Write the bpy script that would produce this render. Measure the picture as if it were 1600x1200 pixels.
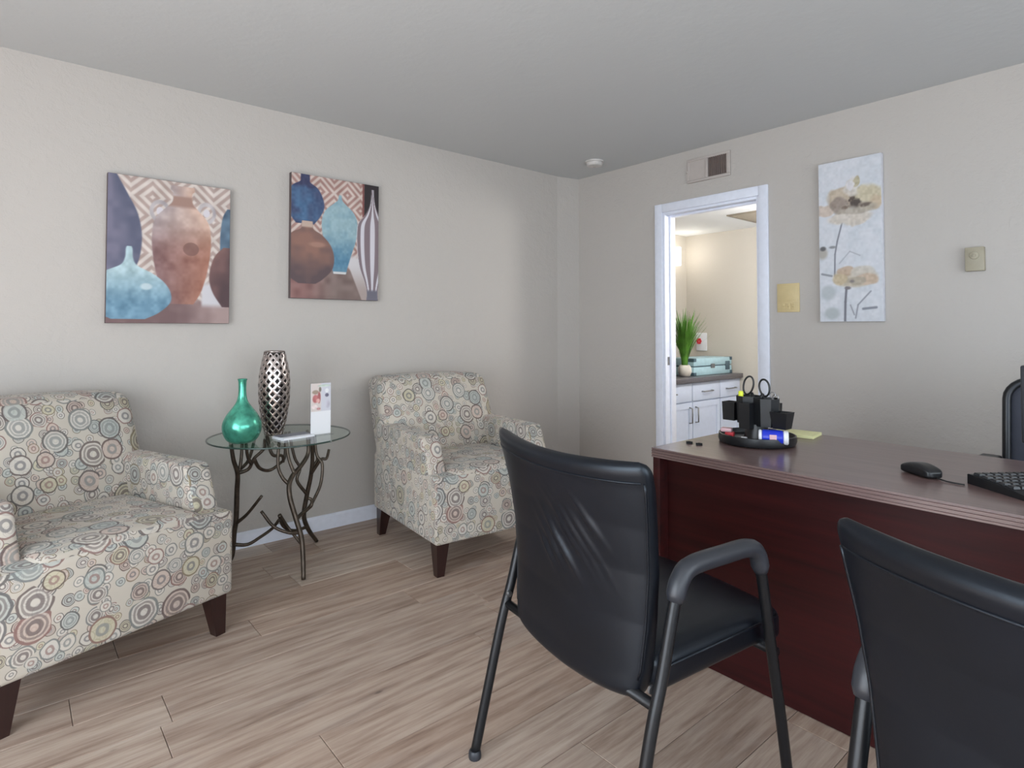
import bpy, bmesh, math, random
import numpy as np
from mathutils import Vector, Matrix

for o in list(bpy.data.objects):
    bpy.data.objects.remove(o)
random.seed(7)
scn = bpy.context.scene
COL = scn.collection
R = math.radians

# ------------------------------------------------------------------ camera
cam_d = bpy.data.cameras.new('camera')
cam_d.sensor_width = 36.0
cam_d.sensor_fit = 'HORIZONTAL'
cam_d.lens = 925.38 / 1600 * 36
cam_d.shift_y = (490.66 - 600) / 1600
cam_d.clip_start = 0.02
cam = bpy.data.objects.new('camera', cam_d)
COL.objects.link(cam)
cam.location = (0, 0, 1.1925)
cam.rotation_euler = (math.pi / 2 + 0.02505, 0, -0.70291)
scn.camera = cam

# ------------------------------------------------------------------ light and exposure
world = bpy.data.worlds.new('world')
scn.world = world
world.use_nodes = True
bg = world.node_tree.nodes['Background']
bg.inputs['Color'].default_value = (0.80, 0.88, 1.0, 1)
bg.inputs['Strength'].default_value = 1.0

def area(name, loc, rot, sx, sy, power, color):
    d = bpy.data.lights.new(name, 'AREA')
    d.shape = 'RECTANGLE'; d.size = sx; d.size_y = sy
    d.energy = power; d.color = color
    o = bpy.data.objects.new(name, d); COL.objects.link(o)
    o.location = loc; o.rotation_euler = rot
    return o
# daylight falling in through the two windows (side wall, and wall behind the camera)
SKYC, GNDC = (0.83, 0.93, 1.0), (0.95, 0.975, 1.0)
area('daylight_side', (-1.86, 0.35, 1.12), (0, R(-74), 0), 1.9, 2.9, 100, SKYC)
area('daylight_rear', (0.8, -2.16, 1.12), (R(66), 0, 0), 4.2, 1.9, 106, SKYC)
# sun falling steeply through the side window onto the floor beside the window
sun_d = bpy.data.lights.new('sun', 'SUN'); sun_d.energy = 34.0; sun_d.angle = R(1.0); sun_d.color = (1.0, 0.99, 0.97)
sun = bpy.data.objects.new('sun', sun_d); COL.objects.link(sun)
sun.rotation_euler = Vector((0.57, 0.10, -0.82)).to_track_quat('-Z', 'Y').to_euler()
# upward lamps added to brighten the ceiling, standing for sunlit ground outside
area('ceiling_fill_side', (-1.84, 0.55, 0.75), (0, R(-146), 0), 1.0, 2.4, 24, GNDC)
area('ceiling_fill_rear', (-0.3, -2.14, 0.75), (R(142), 0, 0), 1.8, 1.0, 1.5, GNDC)

vs = scn.view_settings
vs.view_transform = 'Standard'
vs.look = 'None'
vs.exposure = 0.0
vs.gamma = 1.0
vs.use_curve_mapping = False

# ------------------------------------------------------------------ colour and material helpers
def lin(c):
    out = []
    for v in c[:3]:
        v = v / 255.0
        out.append(v / 12.92 if v <= 0.04045 else ((v + 0.055) / 1.055) ** 2.4)
    return tuple(out) + (1.0,)

class NT:
    def __init__(s, name):
        s.m = bpy.data.materials.new(name); s.m.use_nodes = True
        s.t = s.m.node_tree; s.b = s.t.nodes['Principled BSDF']
    def n(s, typ, **kw):
        nd = s.t.nodes.new(typ)
        for k, v in kw.items(): setattr(nd, k, v)
        return nd
    def l(s, a, b): s.t.links.new(a, b)
    def put(s, sock, v):
        if hasattr(v, 'links') or isinstance(v, bpy.types.NodeSocket): s.l(v, sock)
        else: sock.default_value = v
    def math(s, op, a, b=0.0, c=None):
        nd = s.n('ShaderNodeMath', operation=op)
        s.put(nd.inputs[0], a); s.put(nd.inputs[1], b)
        if c is not None: s.put(nd.inputs[2], c)
        return nd.outputs[0]
    def mix(s, f, a, b, mode='MIX'):
        nd = s.n('ShaderNodeMix', data_type='RGBA', blend_type=mode)
        s.put(nd.inputs[0], f); s.put(nd.inputs[6], a); s.put(nd.inputs[7], b)
        return nd.outputs[2]
    def ramp(s, f, stops, interp='LINEAR'):
        nd = s.n('ShaderNodeValToRGB'); cr = nd.color_ramp; cr.interpolation = interp
        while len(cr.elements) < len(stops): cr.elements.new(0.5)
        for e, (p, c) in zip(cr.elements, stops):
            e.position = p; e.color = c if len(c) == 4 else lin(c)
        s.put(nd.inputs[0], f)
        return nd.outputs[0]
    def coord(s, kind='Object', scale=(1, 1, 1), loc=(0, 0, 0), rot=(0, 0, 0)):
        tc = s.n('ShaderNodeTexCoord'); mp = s.n('ShaderNodeMapping')
        mp.inputs['Scale'].default_value = scale; mp.inputs['Location'].default_value = loc
        mp.inputs['Rotation'].default_value = rot
        s.l(tc.outputs[kind], mp.inputs[0])
        return mp.outputs[0]
    def noise(s, vec, scale, detail=3, rough=0.5, out='Fac'):
        nd = s.n('ShaderNodeTexNoise'); nd.inputs['Scale'].default_value = scale
        nd.inputs['Detail'].default_value = detail; nd.inputs['Roughness'].default_value = rough
        if vec is not None: s.l(vec, nd.inputs['Vector'])
        return nd.outputs[out]
    def bump(s, h, strength, dist=0.002):
        nd = s.n('ShaderNodeBump'); nd.inputs['Strength'].default_value = strength
        nd.inputs['Distance'].default_value = dist
        s.l(h, nd.inputs['Height']); s.l(nd.outputs[0], s.b.inputs['Normal'])

def simple(name, rgb, rough=0.5, metal=0.0, var=0.06, scale=30, bump=0.0, coat=0.0, spec=0.5, emit=None):
    k = NT(name)
    v = k.coord('Object')
    f = k.noise(v, scale, 3)
    c = lin(rgb)
    lo = tuple(x * (1 - var) for x in c[:3]) + (1,); hi = tuple(min(1, x * (1 + var)) for x in c[:3]) + (1,)
    k.l(k.ramp(f, [(0.3, lo), (0.7, hi)]), k.b.inputs['Base Color'])
    k.b.inputs['Roughness'].default_value = rough; k.b.inputs['Metallic'].default_value = metal
    k.b.inputs['Coat Weight'].default_value = coat; k.b.inputs['Specular IOR Level'].default_value = spec
    if bump: k.bump(f, bump, 0.001)
    if emit:
        k.b.inputs['Emission Color'].default_value = lin(emit[0]); k.b.inputs['Emission Strength'].default_value = emit[1]
    return k.m

def mat_wall(name, rgb, bump=0.35):
    k = NT(name)
    v = k.coord('Object')
    big = k.noise(v, 2.2, 2); fine = k.noise(v, 16, 5, 0.62); grit = k.noise(v, 90, 2)
    c = lin(rgb)
    k.l(k.mix(k.math('MULTIPLY', big, 0.25), c, tuple(x * 0.93 for x in c[:3]) + (1,)), k.b.inputs['Base Color'])
    patch = k.ramp(fine, [(0.45, (0, 0, 0, 1)), (0.6, (1, 1, 1, 1))])
    h = k.math('ADD', k.math('MULTIPLY', patch, 1.0), k.math('MULTIPLY', grit, 0.25))
    k.bump(h, bump, 0.003)
    k.b.inputs['Roughness'].default_value = 0.75
    k.b.inputs['Specular IOR Level'].default_value = 0.25
    return k.m

def mat_plank():
    k = NT('plank_vinyl')
    oi = k.n('ShaderNodeObjectInfo')
    tc = k.n('ShaderNodeTexCoord')
    off = k.n('ShaderNodeVectorMath', operation='MULTIPLY_ADD')
    k.l(oi.outputs['Random'], off.inputs[0]); off.inputs[1].default_value = (37, 91, 13)
    k.l(tc.outputs['Object'], off.inputs[2])
    mp = k.n('ShaderNodeMapping'); mp.inputs['Scale'].default_value = (0.9, 11, 1)
    k.l(off.outputs[0], mp.inputs[0])
    grain = k.noise(mp.outputs[0], 3.2, 6, 0.62)
    mp2 = k.n('ShaderNodeMapping'); mp2.inputs['Scale'].default_value = (2.5, 60, 1)
    k.l(off.outputs[0], mp2.inputs[0])
    fine = k.noise(mp2.outputs[0], 4, 4, 0.6)
    mp3 = k.n('ShaderNodeMapping'); mp3.inputs['Scale'].default_value = (1.6, 3.2, 1)
    k.l(off.outputs[0], mp3.inputs[0])
    cloud = k.noise(mp3.outputs[0], 2.0, 3)
    base = k.ramp(grain, [(0.28, (143, 123, 110)), (0.44, (184, 165, 151)), (0.56, (204, 188, 174)), (0.74, (219, 206, 193))])
    c2 = k.mix(k.math('MULTIPLY', fine, 0.45), base, lin((134, 113, 102)))
    tint = k.ramp(oi.outputs['Random'], [(0.0, (222, 214, 210)), (0.35, (243, 239, 236)), (0.7, (232, 221, 214)), (1.0, (255, 254, 252))])
    c3 = k.mix(1.0, c2, tint, 'MULTIPLY')
    c4 = k.mix(k.math('MULTIPLY', k.ramp(cloud, [(0.55, (0, 0, 0, 1)), (0.75, (1, 1, 1, 1))]), 0.35), c3, lin((172, 163, 157)))
    # knots
    vor = k.n('ShaderNodeTexVoronoi'); vor.inputs['Scale'].default_value = 2.6
    mp4 = k.n('ShaderNodeMapping'); mp4.inputs['Scale'].default_value = (1, 2.2, 1)
    k.l(off.outputs[0], mp4.inputs[0]); k.l(mp4.outputs[0], vor.inputs['Vector'])
    knot = k.ramp(vor.outputs['Distance'], [(0.015, (1, 1, 1, 1)), (0.05, (0, 0, 0, 1))])
    c5 = k.mix(k.math('MULTIPLY', knot, 0.6), c4, lin((70, 55, 48)))
    k.l(c5, k.b.inputs['Base Color'])
    k.b.inputs['Roughness'].default_value = 0.48
    k.b.inputs['Specular IOR Level'].default_value = 0.35
    k.bump(fine, 0.12, 0.001)
    return k.m

def mat_wood(name, dark, light, rough=0.3, coat=0.3, axis=1, coords='Object'):
    k = NT(name)
    sc = [14, 14, 14]; sc[axis] = 0.9
    v = k.coord(coords, tuple(sc))
    g = k.noise(v, 2.2, 6, 0.6)
    k.l(k.ramp(g, [(0.3, dark), (0.72, light)]), k.b.inputs['Base Color'])
    k.b.inputs['Roughness'].default_value = rough
    k.b.inputs['Coat Weight'].default_value = coat; k.b.inputs['Coat Roughness'].default_value = 0.18
    k.b.inputs['Specular IOR Level'].default_value = 0.5 if coat > 0 else 0.2
    return k.m

def mat_fabric():
    k = NT('circle_fabric')
    tc = k.n('ShaderNodeTexCoord')
    uv = tc.outputs['UV']
    base = k.mix(k.noise(uv, 9, 2), lin((194, 186, 174)), lin((180, 170, 157)))
    def layer(base, scale, loc, rmin, rmax, present, seed_shift):
        mp = k.n('ShaderNodeMapping'); mp.inputs['Location'].default_value = loc
        k.l(uv, mp.inputs[0])
        vo = k.n('ShaderNodeTexVoronoi', voronoi_dimensions='2D', feature='F1')
        vo.inputs['Scale'].default_value = scale; vo.inputs['Randomness'].default_value = 0.72
        # slight wobble so the rings look hand drawn
        wob = k.noise(mp.outputs[0], 22, 2, 0.5, 'Color')
        add = k.n('ShaderNodeVectorMath', operation='MULTIPLY_ADD')
        k.l(wob, add.inputs[0]); add.inputs[1].default_value = (0.012, 0.012, 0); k.l(mp.outputs[0], add.inputs[2])
        k.l(add.outputs[0], vo.inputs['Vector'])
        d = vo.outputs['Distance']
        sp = k.n('ShaderNodeSeparateColor'); k.l(vo.outputs['Color'], sp.inputs[0])
        r1, r2, r3 = sp.outputs
        rad = k.math('MULTIPLY_ADD', r1, rmax - rmin, rmin)
        on = k.math('LESS_THAN', r3, present)
        q = k.math('DIVIDE', d, rad)
        def band(c, w):
            a = k.math('ABSOLUTE', k.math('SUBTRACT', q, c))
            nd = k.n('ShaderNodeMapRange', interpolation_type='SMOOTHSTEP')
            nd.inputs['From Min'].default_value = w * 1.25; nd.inputs['From Max'].default_value = w * 0.6
            k.l(a, nd.inputs[0]); return k.math('MULTIPLY', nd.outputs[0], on)
        disc = k.math('MULTIPLY', k.math('LESS_THAN', q, 1.0), on)
        fill = k.ramp(r2, [(0.0, (196, 189, 179)), (0.24, (172, 176, 170)), (0.42, (201, 193, 182)), (0.58, (188, 168, 156)), (0.72, (186, 178, 152)), (0.86, (200, 194, 185))], 'CONSTANT')
        ring = k.ramp(r3, [(0.0, (76, 71, 72)), (0.10, (104, 108, 106)), (0.2, (122, 88, 84)), (0.3, (84, 80, 82)), (0.4, (118, 104, 84)), (0.5, (82, 66, 66)), (0.6, (106, 108, 108)), (0.75, (92, 84, 80))], 'CONSTANT')
        ring2 = k.ramp(r1, [(0.0, (140, 112, 106)), (0.25, (112, 110, 112)), (0.5, (128, 130, 128)), (0.75, (96, 84, 84))], 'CONSTANT')
        c = k.mix(k.math('MULTIPLY', disc, 0.75), base, fill)
        odd = k.math('GREATER_THAN', r1, 0.62)
        c = k.mix(k.math('MULTIPLY', k.math('MULTIPLY', band(0.66, 0.08), odd), 0.6), c, ring2)
        c = k.mix(k.math('MULTIPLY', band(0.36, 0.13), 0.75), c, ring2)
        c = k.mix(k.math('MULTIPLY', band(0.93, 0.085), 0.82), c, ring)
        return c
    c = layer(base, 24, (3.1, 1.7, 0), 0.28, 0.48, 0.95, 0)
    c = layer(c, 15, (0.3, 5.2, 0), 0.26, 0.48, 0.80, 1)
    c = layer(c, 9.5, (7.7, 2.9, 0), 0.26, 0.50, 0.66, 2)
    k.l(c, k.b.inputs['Base Color'])
    k.b.inputs['Roughness'].default_value = 0.9
    k.b.inputs['Sheen Weight'].default_value = 0.15
    k.b.inputs['Specular IOR Level'].default_value = 0.15
    k.bump(k.noise(uv, 700, 1), 0.15, 0.001)
    return k.m

def mat_leather():
    k = NT('black_leather')
    v = k.coord('Object')
    f = k.noise(v, 5, 3); g = k.noise(v, 420, 2)
    k.l(k.ramp(f, [(0.3, (9, 11, 17)), (0.7, (12, 15, 23))]), k.b.inputs['Base Color'])
    k.b.inputs['Roughness'].default_value = 0.36
    k.b.inputs['Specular IOR Level'].default_value = 0.42
    k.b.inputs['Specular Tint'].default_value = (0.80, 0.90, 1.0, 1)
    h = k.math('ADD', k.math('MULTIPLY', g, 0.15), k.math('MULTIPLY', k.noise(v, 22, 3), 0.5))
    k.bump(h, 0.25, 0.002)
    return k.m

def mat_print(name, rough=0.55):
    k = NT(name)
    a = k.n('ShaderNodeAttribute'); a.attribute_name = 'print'
    k.l(a.outputs['Color'], k.b.inputs['Base Color'])
    k.b.inputs['Roughness'].default_value = rough
    k.b.inputs['Specular IOR Level'].default_value = 0.3
    k.bump(k.noise(k.coord('Object'), 500, 1), 0.1, 0.001)
    return k.m

def mat_glass(name, tint, alpha, rough=0.02):
    # pane: lets light straight through, reflects like glass
    m = bpy.data.materials.new(name); m.use_nodes = True
    t = m.node_tree; t.nodes.clear()
    out = t.nodes.new('ShaderNodeOutputMaterial'); mx = t.nodes.new('ShaderNodeMixShader')
    tr = t.nodes.new('ShaderNodeBsdfTransparent'); gl = t.nodes.new('ShaderNodeBsdfGlossy')
    fr = t.nodes.new('ShaderNodeFresnel'); fr.inputs[0].default_value = 1.5
    tr.inputs[0].default_value = tint; gl.inputs['Roughness'].default_value = rough
    ge = t.nodes.new('ShaderNodeNewGeometry'); mm = t.nodes.new('ShaderNodeMath'); mm.operation = 'SUBTRACT'; mm.inputs[0].default_value = 1.0
    m2 = t.nodes.new('ShaderNodeMath'); m2.operation = 'MULTIPLY'; fr.inputs[0].default_value = 1.42
    t.links.new(ge.outputs['Backfacing'], mm.inputs[1]); t.links.new(mm.outputs[0], m2.inputs[0]); t.links.new(fr.outputs[0], m2.inputs[1])
    t.links.new(m2.outputs[0], mx.inputs[0]); t.links.new(tr.outputs[0], mx.inputs[1]); t.links.new(gl.outputs[0], mx.inputs[2])
    t.links.new(mx.outputs[0], out.inputs[0])
    return m

WALL = mat_wall('wall_paint', (186, 180, 174))
CEIL = mat_wall('ceiling_paint', (194, 196, 196), 0.12)
CREAM = mat_wall('cream_paint', (200, 194, 184), 0.2)
BCEIL = mat_wall('back_ceiling_paint', (240, 242, 243), 0.1)
TRIM = simple('white_trim', (226, 229, 240), 0.4, var=0.03)
PLANK = mat_plank()
SUBFLOOR = simple('subfloor', (96, 82, 73), 0.8)
FABRIC = mat_fabric()
DARKWOOD = mat_wood('dark_leg_wood', (30, 15, 14), (52, 26, 23), 0.3, 0.3, 2)
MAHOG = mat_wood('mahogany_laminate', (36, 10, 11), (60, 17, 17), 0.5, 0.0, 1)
MAHOGTOP = mat_wood('mahogany_top_glare', (101, 80, 78), (121, 99, 96), 0.30, 0.35, 1)  # grey reflection on the desk top put into this lighter mahogany colour
LEATHER = mat_leather()
BLACKMETAL = simple('black_metal', (24, 25, 28), 0.35, 0.3, spec=0.5)
BLACKPLASTIC = simple('black_plastic', (22, 23, 26), 0.35)
DARKPLASTIC = simple('charcoal_plastic', (40, 42, 48), 0.5)
RUBBER = simple('arm_rubber', (44, 46, 52), 0.42)
IRON = simple('bronze_iron', (82, 72, 63), 0.38, 0.7, 0.3, 40, 0.2)
GREENV = simple('green_mercury', (88, 176, 152), 0.24, 0.7, 0.3, 35, 0.15)
SILVER = simple('hammered_silver', (186, 176, 172), 0.2, 0.95, 0.15, 60, 0.1)
DARKIN = simple('inner_shade', (40, 34, 33), 0.5, 0.3)
GLASS = mat_glass('table_glass', (0.90, 0.96, 0.93, 1), 0.1)
PANE = mat_glass('window_pane', (0.97, 0.98, 1.0, 1), 0.1)
GLASSEDGE = simple('glass_edge', (42, 62, 56), 0.15, spec=0.8)
WHITEP = simple('white_paper', (232, 233, 238), 0.6, var=0.02)
YELLOWPAD = simple('pale_yellow_paper', (226, 224, 170), 0.7, var=0.03)
IVORY = simple('ivory_plastic', (204, 184, 138), 0.45, var=0.03)
BEIGEP = simple('beige_plastic', (160, 152, 132), 0.5, var=0.04)
VENTM = simple('vent_painted', (180, 171, 165), 0.6, var=0.03)
VENTD = simple('vent_dark', (116, 102, 96), 0.7)
CAB = simple('white_cabinet', (208, 218, 238), 0.35, var=0.02)
CHROME = simple('brushed_nickel', (150, 150, 152), 0.3, 0.9)
COUNTER = simple('grey_counter', (88, 84, 88), 0.3, var=0.2, scale=120)
TEAL = simple('pale_teal_box', (170, 202, 212), 0.45, var=0.05)
TEALD = simple('slate_corner', (70, 92, 104), 0.5)
LEAF = simple('grass_green', (86, 138, 48), 0.5, var=0.4, scale=14)
POT = simple('white_pot', (216, 210, 200), 0.4, var=0.08)
RED = simple('red_print', (206, 50, 62), 0.5)
BLUE = simple('blue_wrapper', (28, 52, 196), 0.3)
YEL = simple('highlighter_yellow', (222, 232, 60), 0.4)
PINKW = simple('pink_white_wrapper', (222, 180, 186), 0.4)
CANVAS = simple('canvas_edge', (92, 80, 80), 0.8)
CANVASW = simple('canvas_edge_white', (206, 206, 212), 0.8)
GRILLE = simple('grille_taupe', (142, 132, 116), 0.6)
LAMPG = simple('lamp_glow', (255, 250, 240), 0.5, emit=((255, 246, 232), 6.0))
SMOKEM = simple('smoke_white', (200, 196, 192), 0.5)
DOORW = simple('door_white', (214, 216, 222), 0.45, var=0.02)
MESHB = simple('chair_mesh', (46, 48, 58), 0.7)
CLEAR = mat_glass('acrylic', (0.96, 0.97, 0.98, 1), 0.1)
PRINT = mat_print('canvas_print', 0.6)
CARDP = mat_print('card_print', 0.4)
KEYM = simple('key_black', (34, 36, 40), 0.4)
OUTG = simple('outside_ground', (120, 124, 112), 0.9)

# ------------------------------------------------------------------ mesh helpers
def obj(name, bm, mat, parent=None, smooth=False, loc=None, rot=None, uvbox=False, mods=None):
    me = bpy.data.meshes.new(name)
    bmesh.ops.recalc_face_normals(bm, faces=bm.faces[:])
    if uvbox: box_uv(bm, uvbox)
    bm.to_mesh(me); bm.free()
    if smooth:
        for p in me.polygons: p.use_smooth = True
        if smooth != 'all':
            me.set_sharp_from_angle(angle=R(smooth if smooth is not True else 40))
    me.materials.append(mat)
    o = bpy.data.objects.new(name, me); COL.objects.link(o)
    if parent: o.parent = parent
    if loc: o.location = loc
    if rot: o.rotation_euler = rot
    return o

def box_uv(bm, off=(0, 0)):
    if off is True: off = (0, 0)
    bm.normal_update()
    uv = bm.loops.layers.uv.verify()
    for f in bm.faces:
        n = f.normal
        a = max(range(3), key=lambda i: abs(n[i]) * (1.0 if i != 2 else 0.999))
        for lp in f.loops:
            c = lp.vert.co
            if a == 0: u, v = c.y + 3.3, c.z
            elif a == 1: u, v = c.x, c.z
            else: u, v = c.x, c.y + 1.27
            lp[uv].uv = (u + off[0], v + off[1])

def nb(): return bmesh.new()

def box(bm, x0, x1, y0, y1, z0, z1, bevel=0.0, seg=2):
    vs_ = [bm.verts.new(p) for p in ((x0, y0, z0), (x1, y0, z0), (x1, y1, z0), (x0, y1, z0), (x0, y0, z1), (x1, y0, z1), (x1, y1, z1), (x0, y1, z1))]
    fs = [bm.faces.new([vs_[i] for i in q]) for q in ((3, 2, 1, 0), (4, 5, 6, 7), (0, 1, 5, 4), (1, 2, 6, 5), (2, 3, 7, 6), (3, 0, 4, 7))]
    if bevel > 0:
        es = {e for f in fs for e in f.edges}
        bmesh.ops.bevel(bm, geom=list(es), offset=bevel, segments=seg, profile=0.5, affect='EDGES', clamp_overlap=True)
    return bm

def bx(name, x0, x1, y0, y1, z0, z1, mat, parent=None, bevel=0.0, seg=2, **kw):
    bm = nb(); box(bm, x0, x1, y0, y1, z0, z1, bevel, seg)
    return obj(name, bm, mat, parent, smooth=kw.pop('smooth', bevel > 0), **kw)

def lathe(bm, prof, n=32, cx=0, cy=0):
    rings = []
    for r, z in prof:
        rings.append([bm.verts.new((cx + r * math.cos(2 * math.pi * j / n), cy + r * math.sin(2 * math.pi * j / n), z)) for j in range(n)])
    for a, b in zip(rings, rings[1:]):
        for j in range(n):
            bm.faces.new((a[j], a[(j + 1) % n], b[(j + 1) % n], b[j]))
    bm.faces.new(rings[0][::-1]); bm.faces.new(rings[-1])
    return bm

def spline(pts, sub=6):
    P = [Vector(p) for p in pts]
    if len(P) < 3: return P
    ext = [P[0] * 2 - P[1]] + P + [P[-1] * 2 - P[-2]]
    out = []
    for i in range(1, len(ext) - 2):
        p0, p1, p2, p3 = ext[i - 1:i + 3]
        for k in range(sub):
            t = k / sub
            out.append(0.5 * ((2 * p1) + (p2 - p0) * t + (2 * p0 - 5 * p1 + 4 * p2 - p3) * t * t + (3 * p1 - p0 - 3 * p2 + p3) * t ** 3))
    out.append(P[-1])
    return out

def tube(bm, pts, r, n=8, closed=False, flat=None):
    P = [Vector(p) for p in pts]; m = len(P)
    rr = r if isinstance(r, (list, tuple)) else [r] * m
    if len(rr) != m: rr = list(np.interp(np.linspace(0, 1, m), np.linspace(0, 1, len(rr)), rr))
    T = []
    for i in range(m):
        a = P[(i - 1) % m] if closed else P[max(0, i - 1)]
        b = P[(i + 1) % m] if closed else P[min(m - 1, i + 1)]
        T.append((b - a).normalized())
    up = Vector((0, 0, 1)) if abs(T[0].z) < 0.9 else Vector((1, 0, 0))
    N = (up - T[0] * up.dot(T[0])).normalized()
    rings = []
    for i in range(m):
        N = (N - T[i] * N.dot(T[i])).normalized(); B = T[i].cross(N)
        rings.append([bm.verts.new(P[i] + (N * math.cos(2 * math.pi * j / n) + B * math.sin(2 * math.pi * j / n)) * rr[i]) for j in range(n)])
    lim = m if closed else m - 1
    for i in range(lim):
        a, b = rings[i], rings[(i + 1) % m]
        for j in range(n): bm.faces.new((a[j], a[(j + 1) % n], b[(j + 1) % n], b[j]))
    if not closed:
        bm.faces.new(rings[0][::-1]); bm.faces.new(rings[-1])
    return bm

def loft(bm, rings):
    V = [[bm.verts.new(p) for p in r] for r in rings]; n = len(V[0])
    for a, b in zip(V, V[1:]):
        for j in range(n): bm.faces.new((a[j], a[(j + 1) % n], b[(j + 1) % n], b[j]))
    bm.faces.new(V[0][::-1]); bm.faces.new(V[-1])
    return bm

def prism(bm, poly, axis, a, b):
    """poly: list of 2D points in the plane of the two other axes, extruded from a to b along axis"""
    def P(p, t):
        c = [0, 0, 0]; o = [i for i in range(3) if i != axis]
        c[o[0]], c[o[1]] = p; c[axis] = t; return c
    va = [bm.verts.new(P(p, a)) for p in poly]; vb = [bm.verts.new(P(p, b)) for p in poly]
    n = len(poly)
    bm.faces.new(va[::-1]); bm.faces.new(vb)
    for i in range(n): bm.faces.new((va[i], va[(i + 1) % n], vb[(i + 1) % n], vb[i]))
    return bm

def tag(o, label, cat, group=None, kind=None):
    o['label'] = label; o['category'] = cat
    if group: o['group'] = group
    if kind: o['kind'] = kind
    return o

def empty(name, loc=(0, 0, 0), rz=0.0):
    o = bpy.data.objects.new(name, None); COL.objects.link(o)
    o.empty_display_size = 0.05; o.location = loc; o.rotation_euler = (0, 0, rz)
    return o

def copy_tree(o, parent=None):
    c = o.copy(); COL.objects.link(c); c.parent = parent
    for ch in list(o.children): copy_tree(ch, c)
    return c

# ------------------------------------------------------------------ room shell
XW, YW, H = 3.606, 3.437, 2.44          # wall with the doorway, wall with the armchairs, ceiling height
XS, YB = -1.9, -2.2                     # window wall, wall behind the camera
T = 0.12

fl = bx('floor', XS, XW + T, YB, YW, -0.12, -0.0065, SUBFLOOR); tag(fl, 'grey brown wood plank floor under the armchairs and desk', 'floor', kind='structure')
# planks: rows run along x
PW, PL = 0.172, 1.22
full = None
y0 = 1.89 - PW * 24
row = 0
rows_lead = {}
while True:
    ya = y0 + row * PW; yb = ya + PW
    row += 1
    if yb <= YB + 0.01: continue
    if ya >= YW - 0.01: break
    ya_, yb_ = max(ya, YB), min(yb, YW)
    off = random.random() * PL
    x = XS - off
    while x < XW:
        xa, xb = max(x, XS), min(x + PL, XW)
        x += PL
        if xb - xa < 0.03: continue
        whole = (xb - xa > PL - 1e-4) and (yb_ - ya_ > PW - 1e-4)
        g = 0.0009
        if whole and full is not None:
            o = bpy.data.objects.new('plank', full); COL.objects.link(o)
        else:
            bm = nb(); hx, hy = (xb - xa) / 2 - g, (yb_ - ya_) / 2 - g
            box(bm, -hx, hx, -hy, hy, -0.0065, 0.0, 0.0012, 1)
            o = obj('plank', bm, PLANK)
            if whole: full = o.data
        o.parent = fl
        o.location = ((xa + xb) / 2, (ya_ + yb_) / 2, 0)

ce = bx('ceiling', XS - T, XW + T, YB - T, YW + T, H, H + 0.1, CEIL); tag(ce, 'pale grey painted ceiling over the whole room', 'ceiling', kind='structure')
# wall with armchairs, ending in a slightly turned strip at the corner
bm = nb()
prism(bm, [(XS - T, YW), (3.395, YW), (XW, 3.392), (XW + T, 3.392), (XW + T, YW + T), (XS - T, YW + T)], 2, 0.0, H)
wl = obj('wall_left', bm, WALL); tag(wl, 'beige textured wall behind the two patterned armchairs', 'wall', kind='structure')
# wall with doorway
DY0, DY1, DZ = 1.835, 2.560, 2.035
bm = nb()
box(bm, XW, XW + T, YB - T, DY0, 0, H); box(bm, XW, XW + T, DY1, 3.43, 0, H); box(bm, XW, XW + T, DY0, DY1, DZ, H)
wr = obj('wall_right', bm, WALL); tag(wr, 'beige textured wall with the open doorway', 'wall', kind='structure')
def window_wall(name, along, pos, lo, hi, a0, a1, z0, z1, sgn, label):
    bm = nb()
    def b(u0, u1, w0, w1):
        if along == 'y': box(bm, pos, pos + sgn * T, u0, u1, w0, w1) if sgn > 0 else box(bm, pos - T, pos, u0, u1, w0, w1)
        else: box(bm, u0, u1, pos - T, pos, w0, w1)
    b(lo, a0, 0, H); b(a1, hi, 0, H); b(a0, a1, 0, z0); b(a0, a1, z1, H)
    w = obj(name, bm, WALL); tag(w, label, 'wall', kind='structure')
    return w
window_wall('wall_side', 'y', XS, YB - T, YW, -1.15, 1.85, 0.12, 2.12, -1, 'beige side wall with the wide window')
window_wall('wall_back', 'x', YB, XS, XW, -1.30, 2.90, 0.12, 2.12, -1, 'beige wall behind the viewer with a window')
def window(name, along, pos, a0, a1, z0, z1, label):
    e = empty(name); tag(e, label, 'window', kind='structure')
    def b(nm, u0, u1, w0, w1, d0, d1, mat):
        if along == 'y': return bx(nm, pos - d1, pos - d0, u0, u1, w0, w1, mat, e, 0.003 if mat is TRIM else 0)
        return bx(nm, u0, u1, pos - d1, pos - d0, w0, w1, mat, e, 0.003 if mat is TRIM else 0)
    f = 0.05
    b('window_frame', a0, a1, z0, z0 + f, .055, .10, TRIM); b('window_frame', a0, a1, z1 - f, z1, .055, .10, TRIM)
    b('window_frame', a0, a0 + f, z0 + f, z1 - f, .055, .10, TRIM); b('window_frame', a1 - f, a1, z0 + f, z1 - f, .055, .10, TRIM)
    m = (a0 + a1) / 2
    b('mullion', m - .025, m + .025, z0 + f, z1 - f, .055, .10, TRIM)
    b('pane', a0 + f, m - .025, z0 + f, z1 - f, .078, .082, PANE); b('pane', m + .025, a1 - f, z0 + f, z1 - f, .078, .082, PANE)
window('window_1', 'y', XS, -1.15, 1.85, 0.12, 2.12, 'wide two-pane window in the side wall')
window('window_2', 'x', YB, -1.30, 2.90, 0.12, 2.12, 'two-pane window in the wall behind the viewer')

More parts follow.
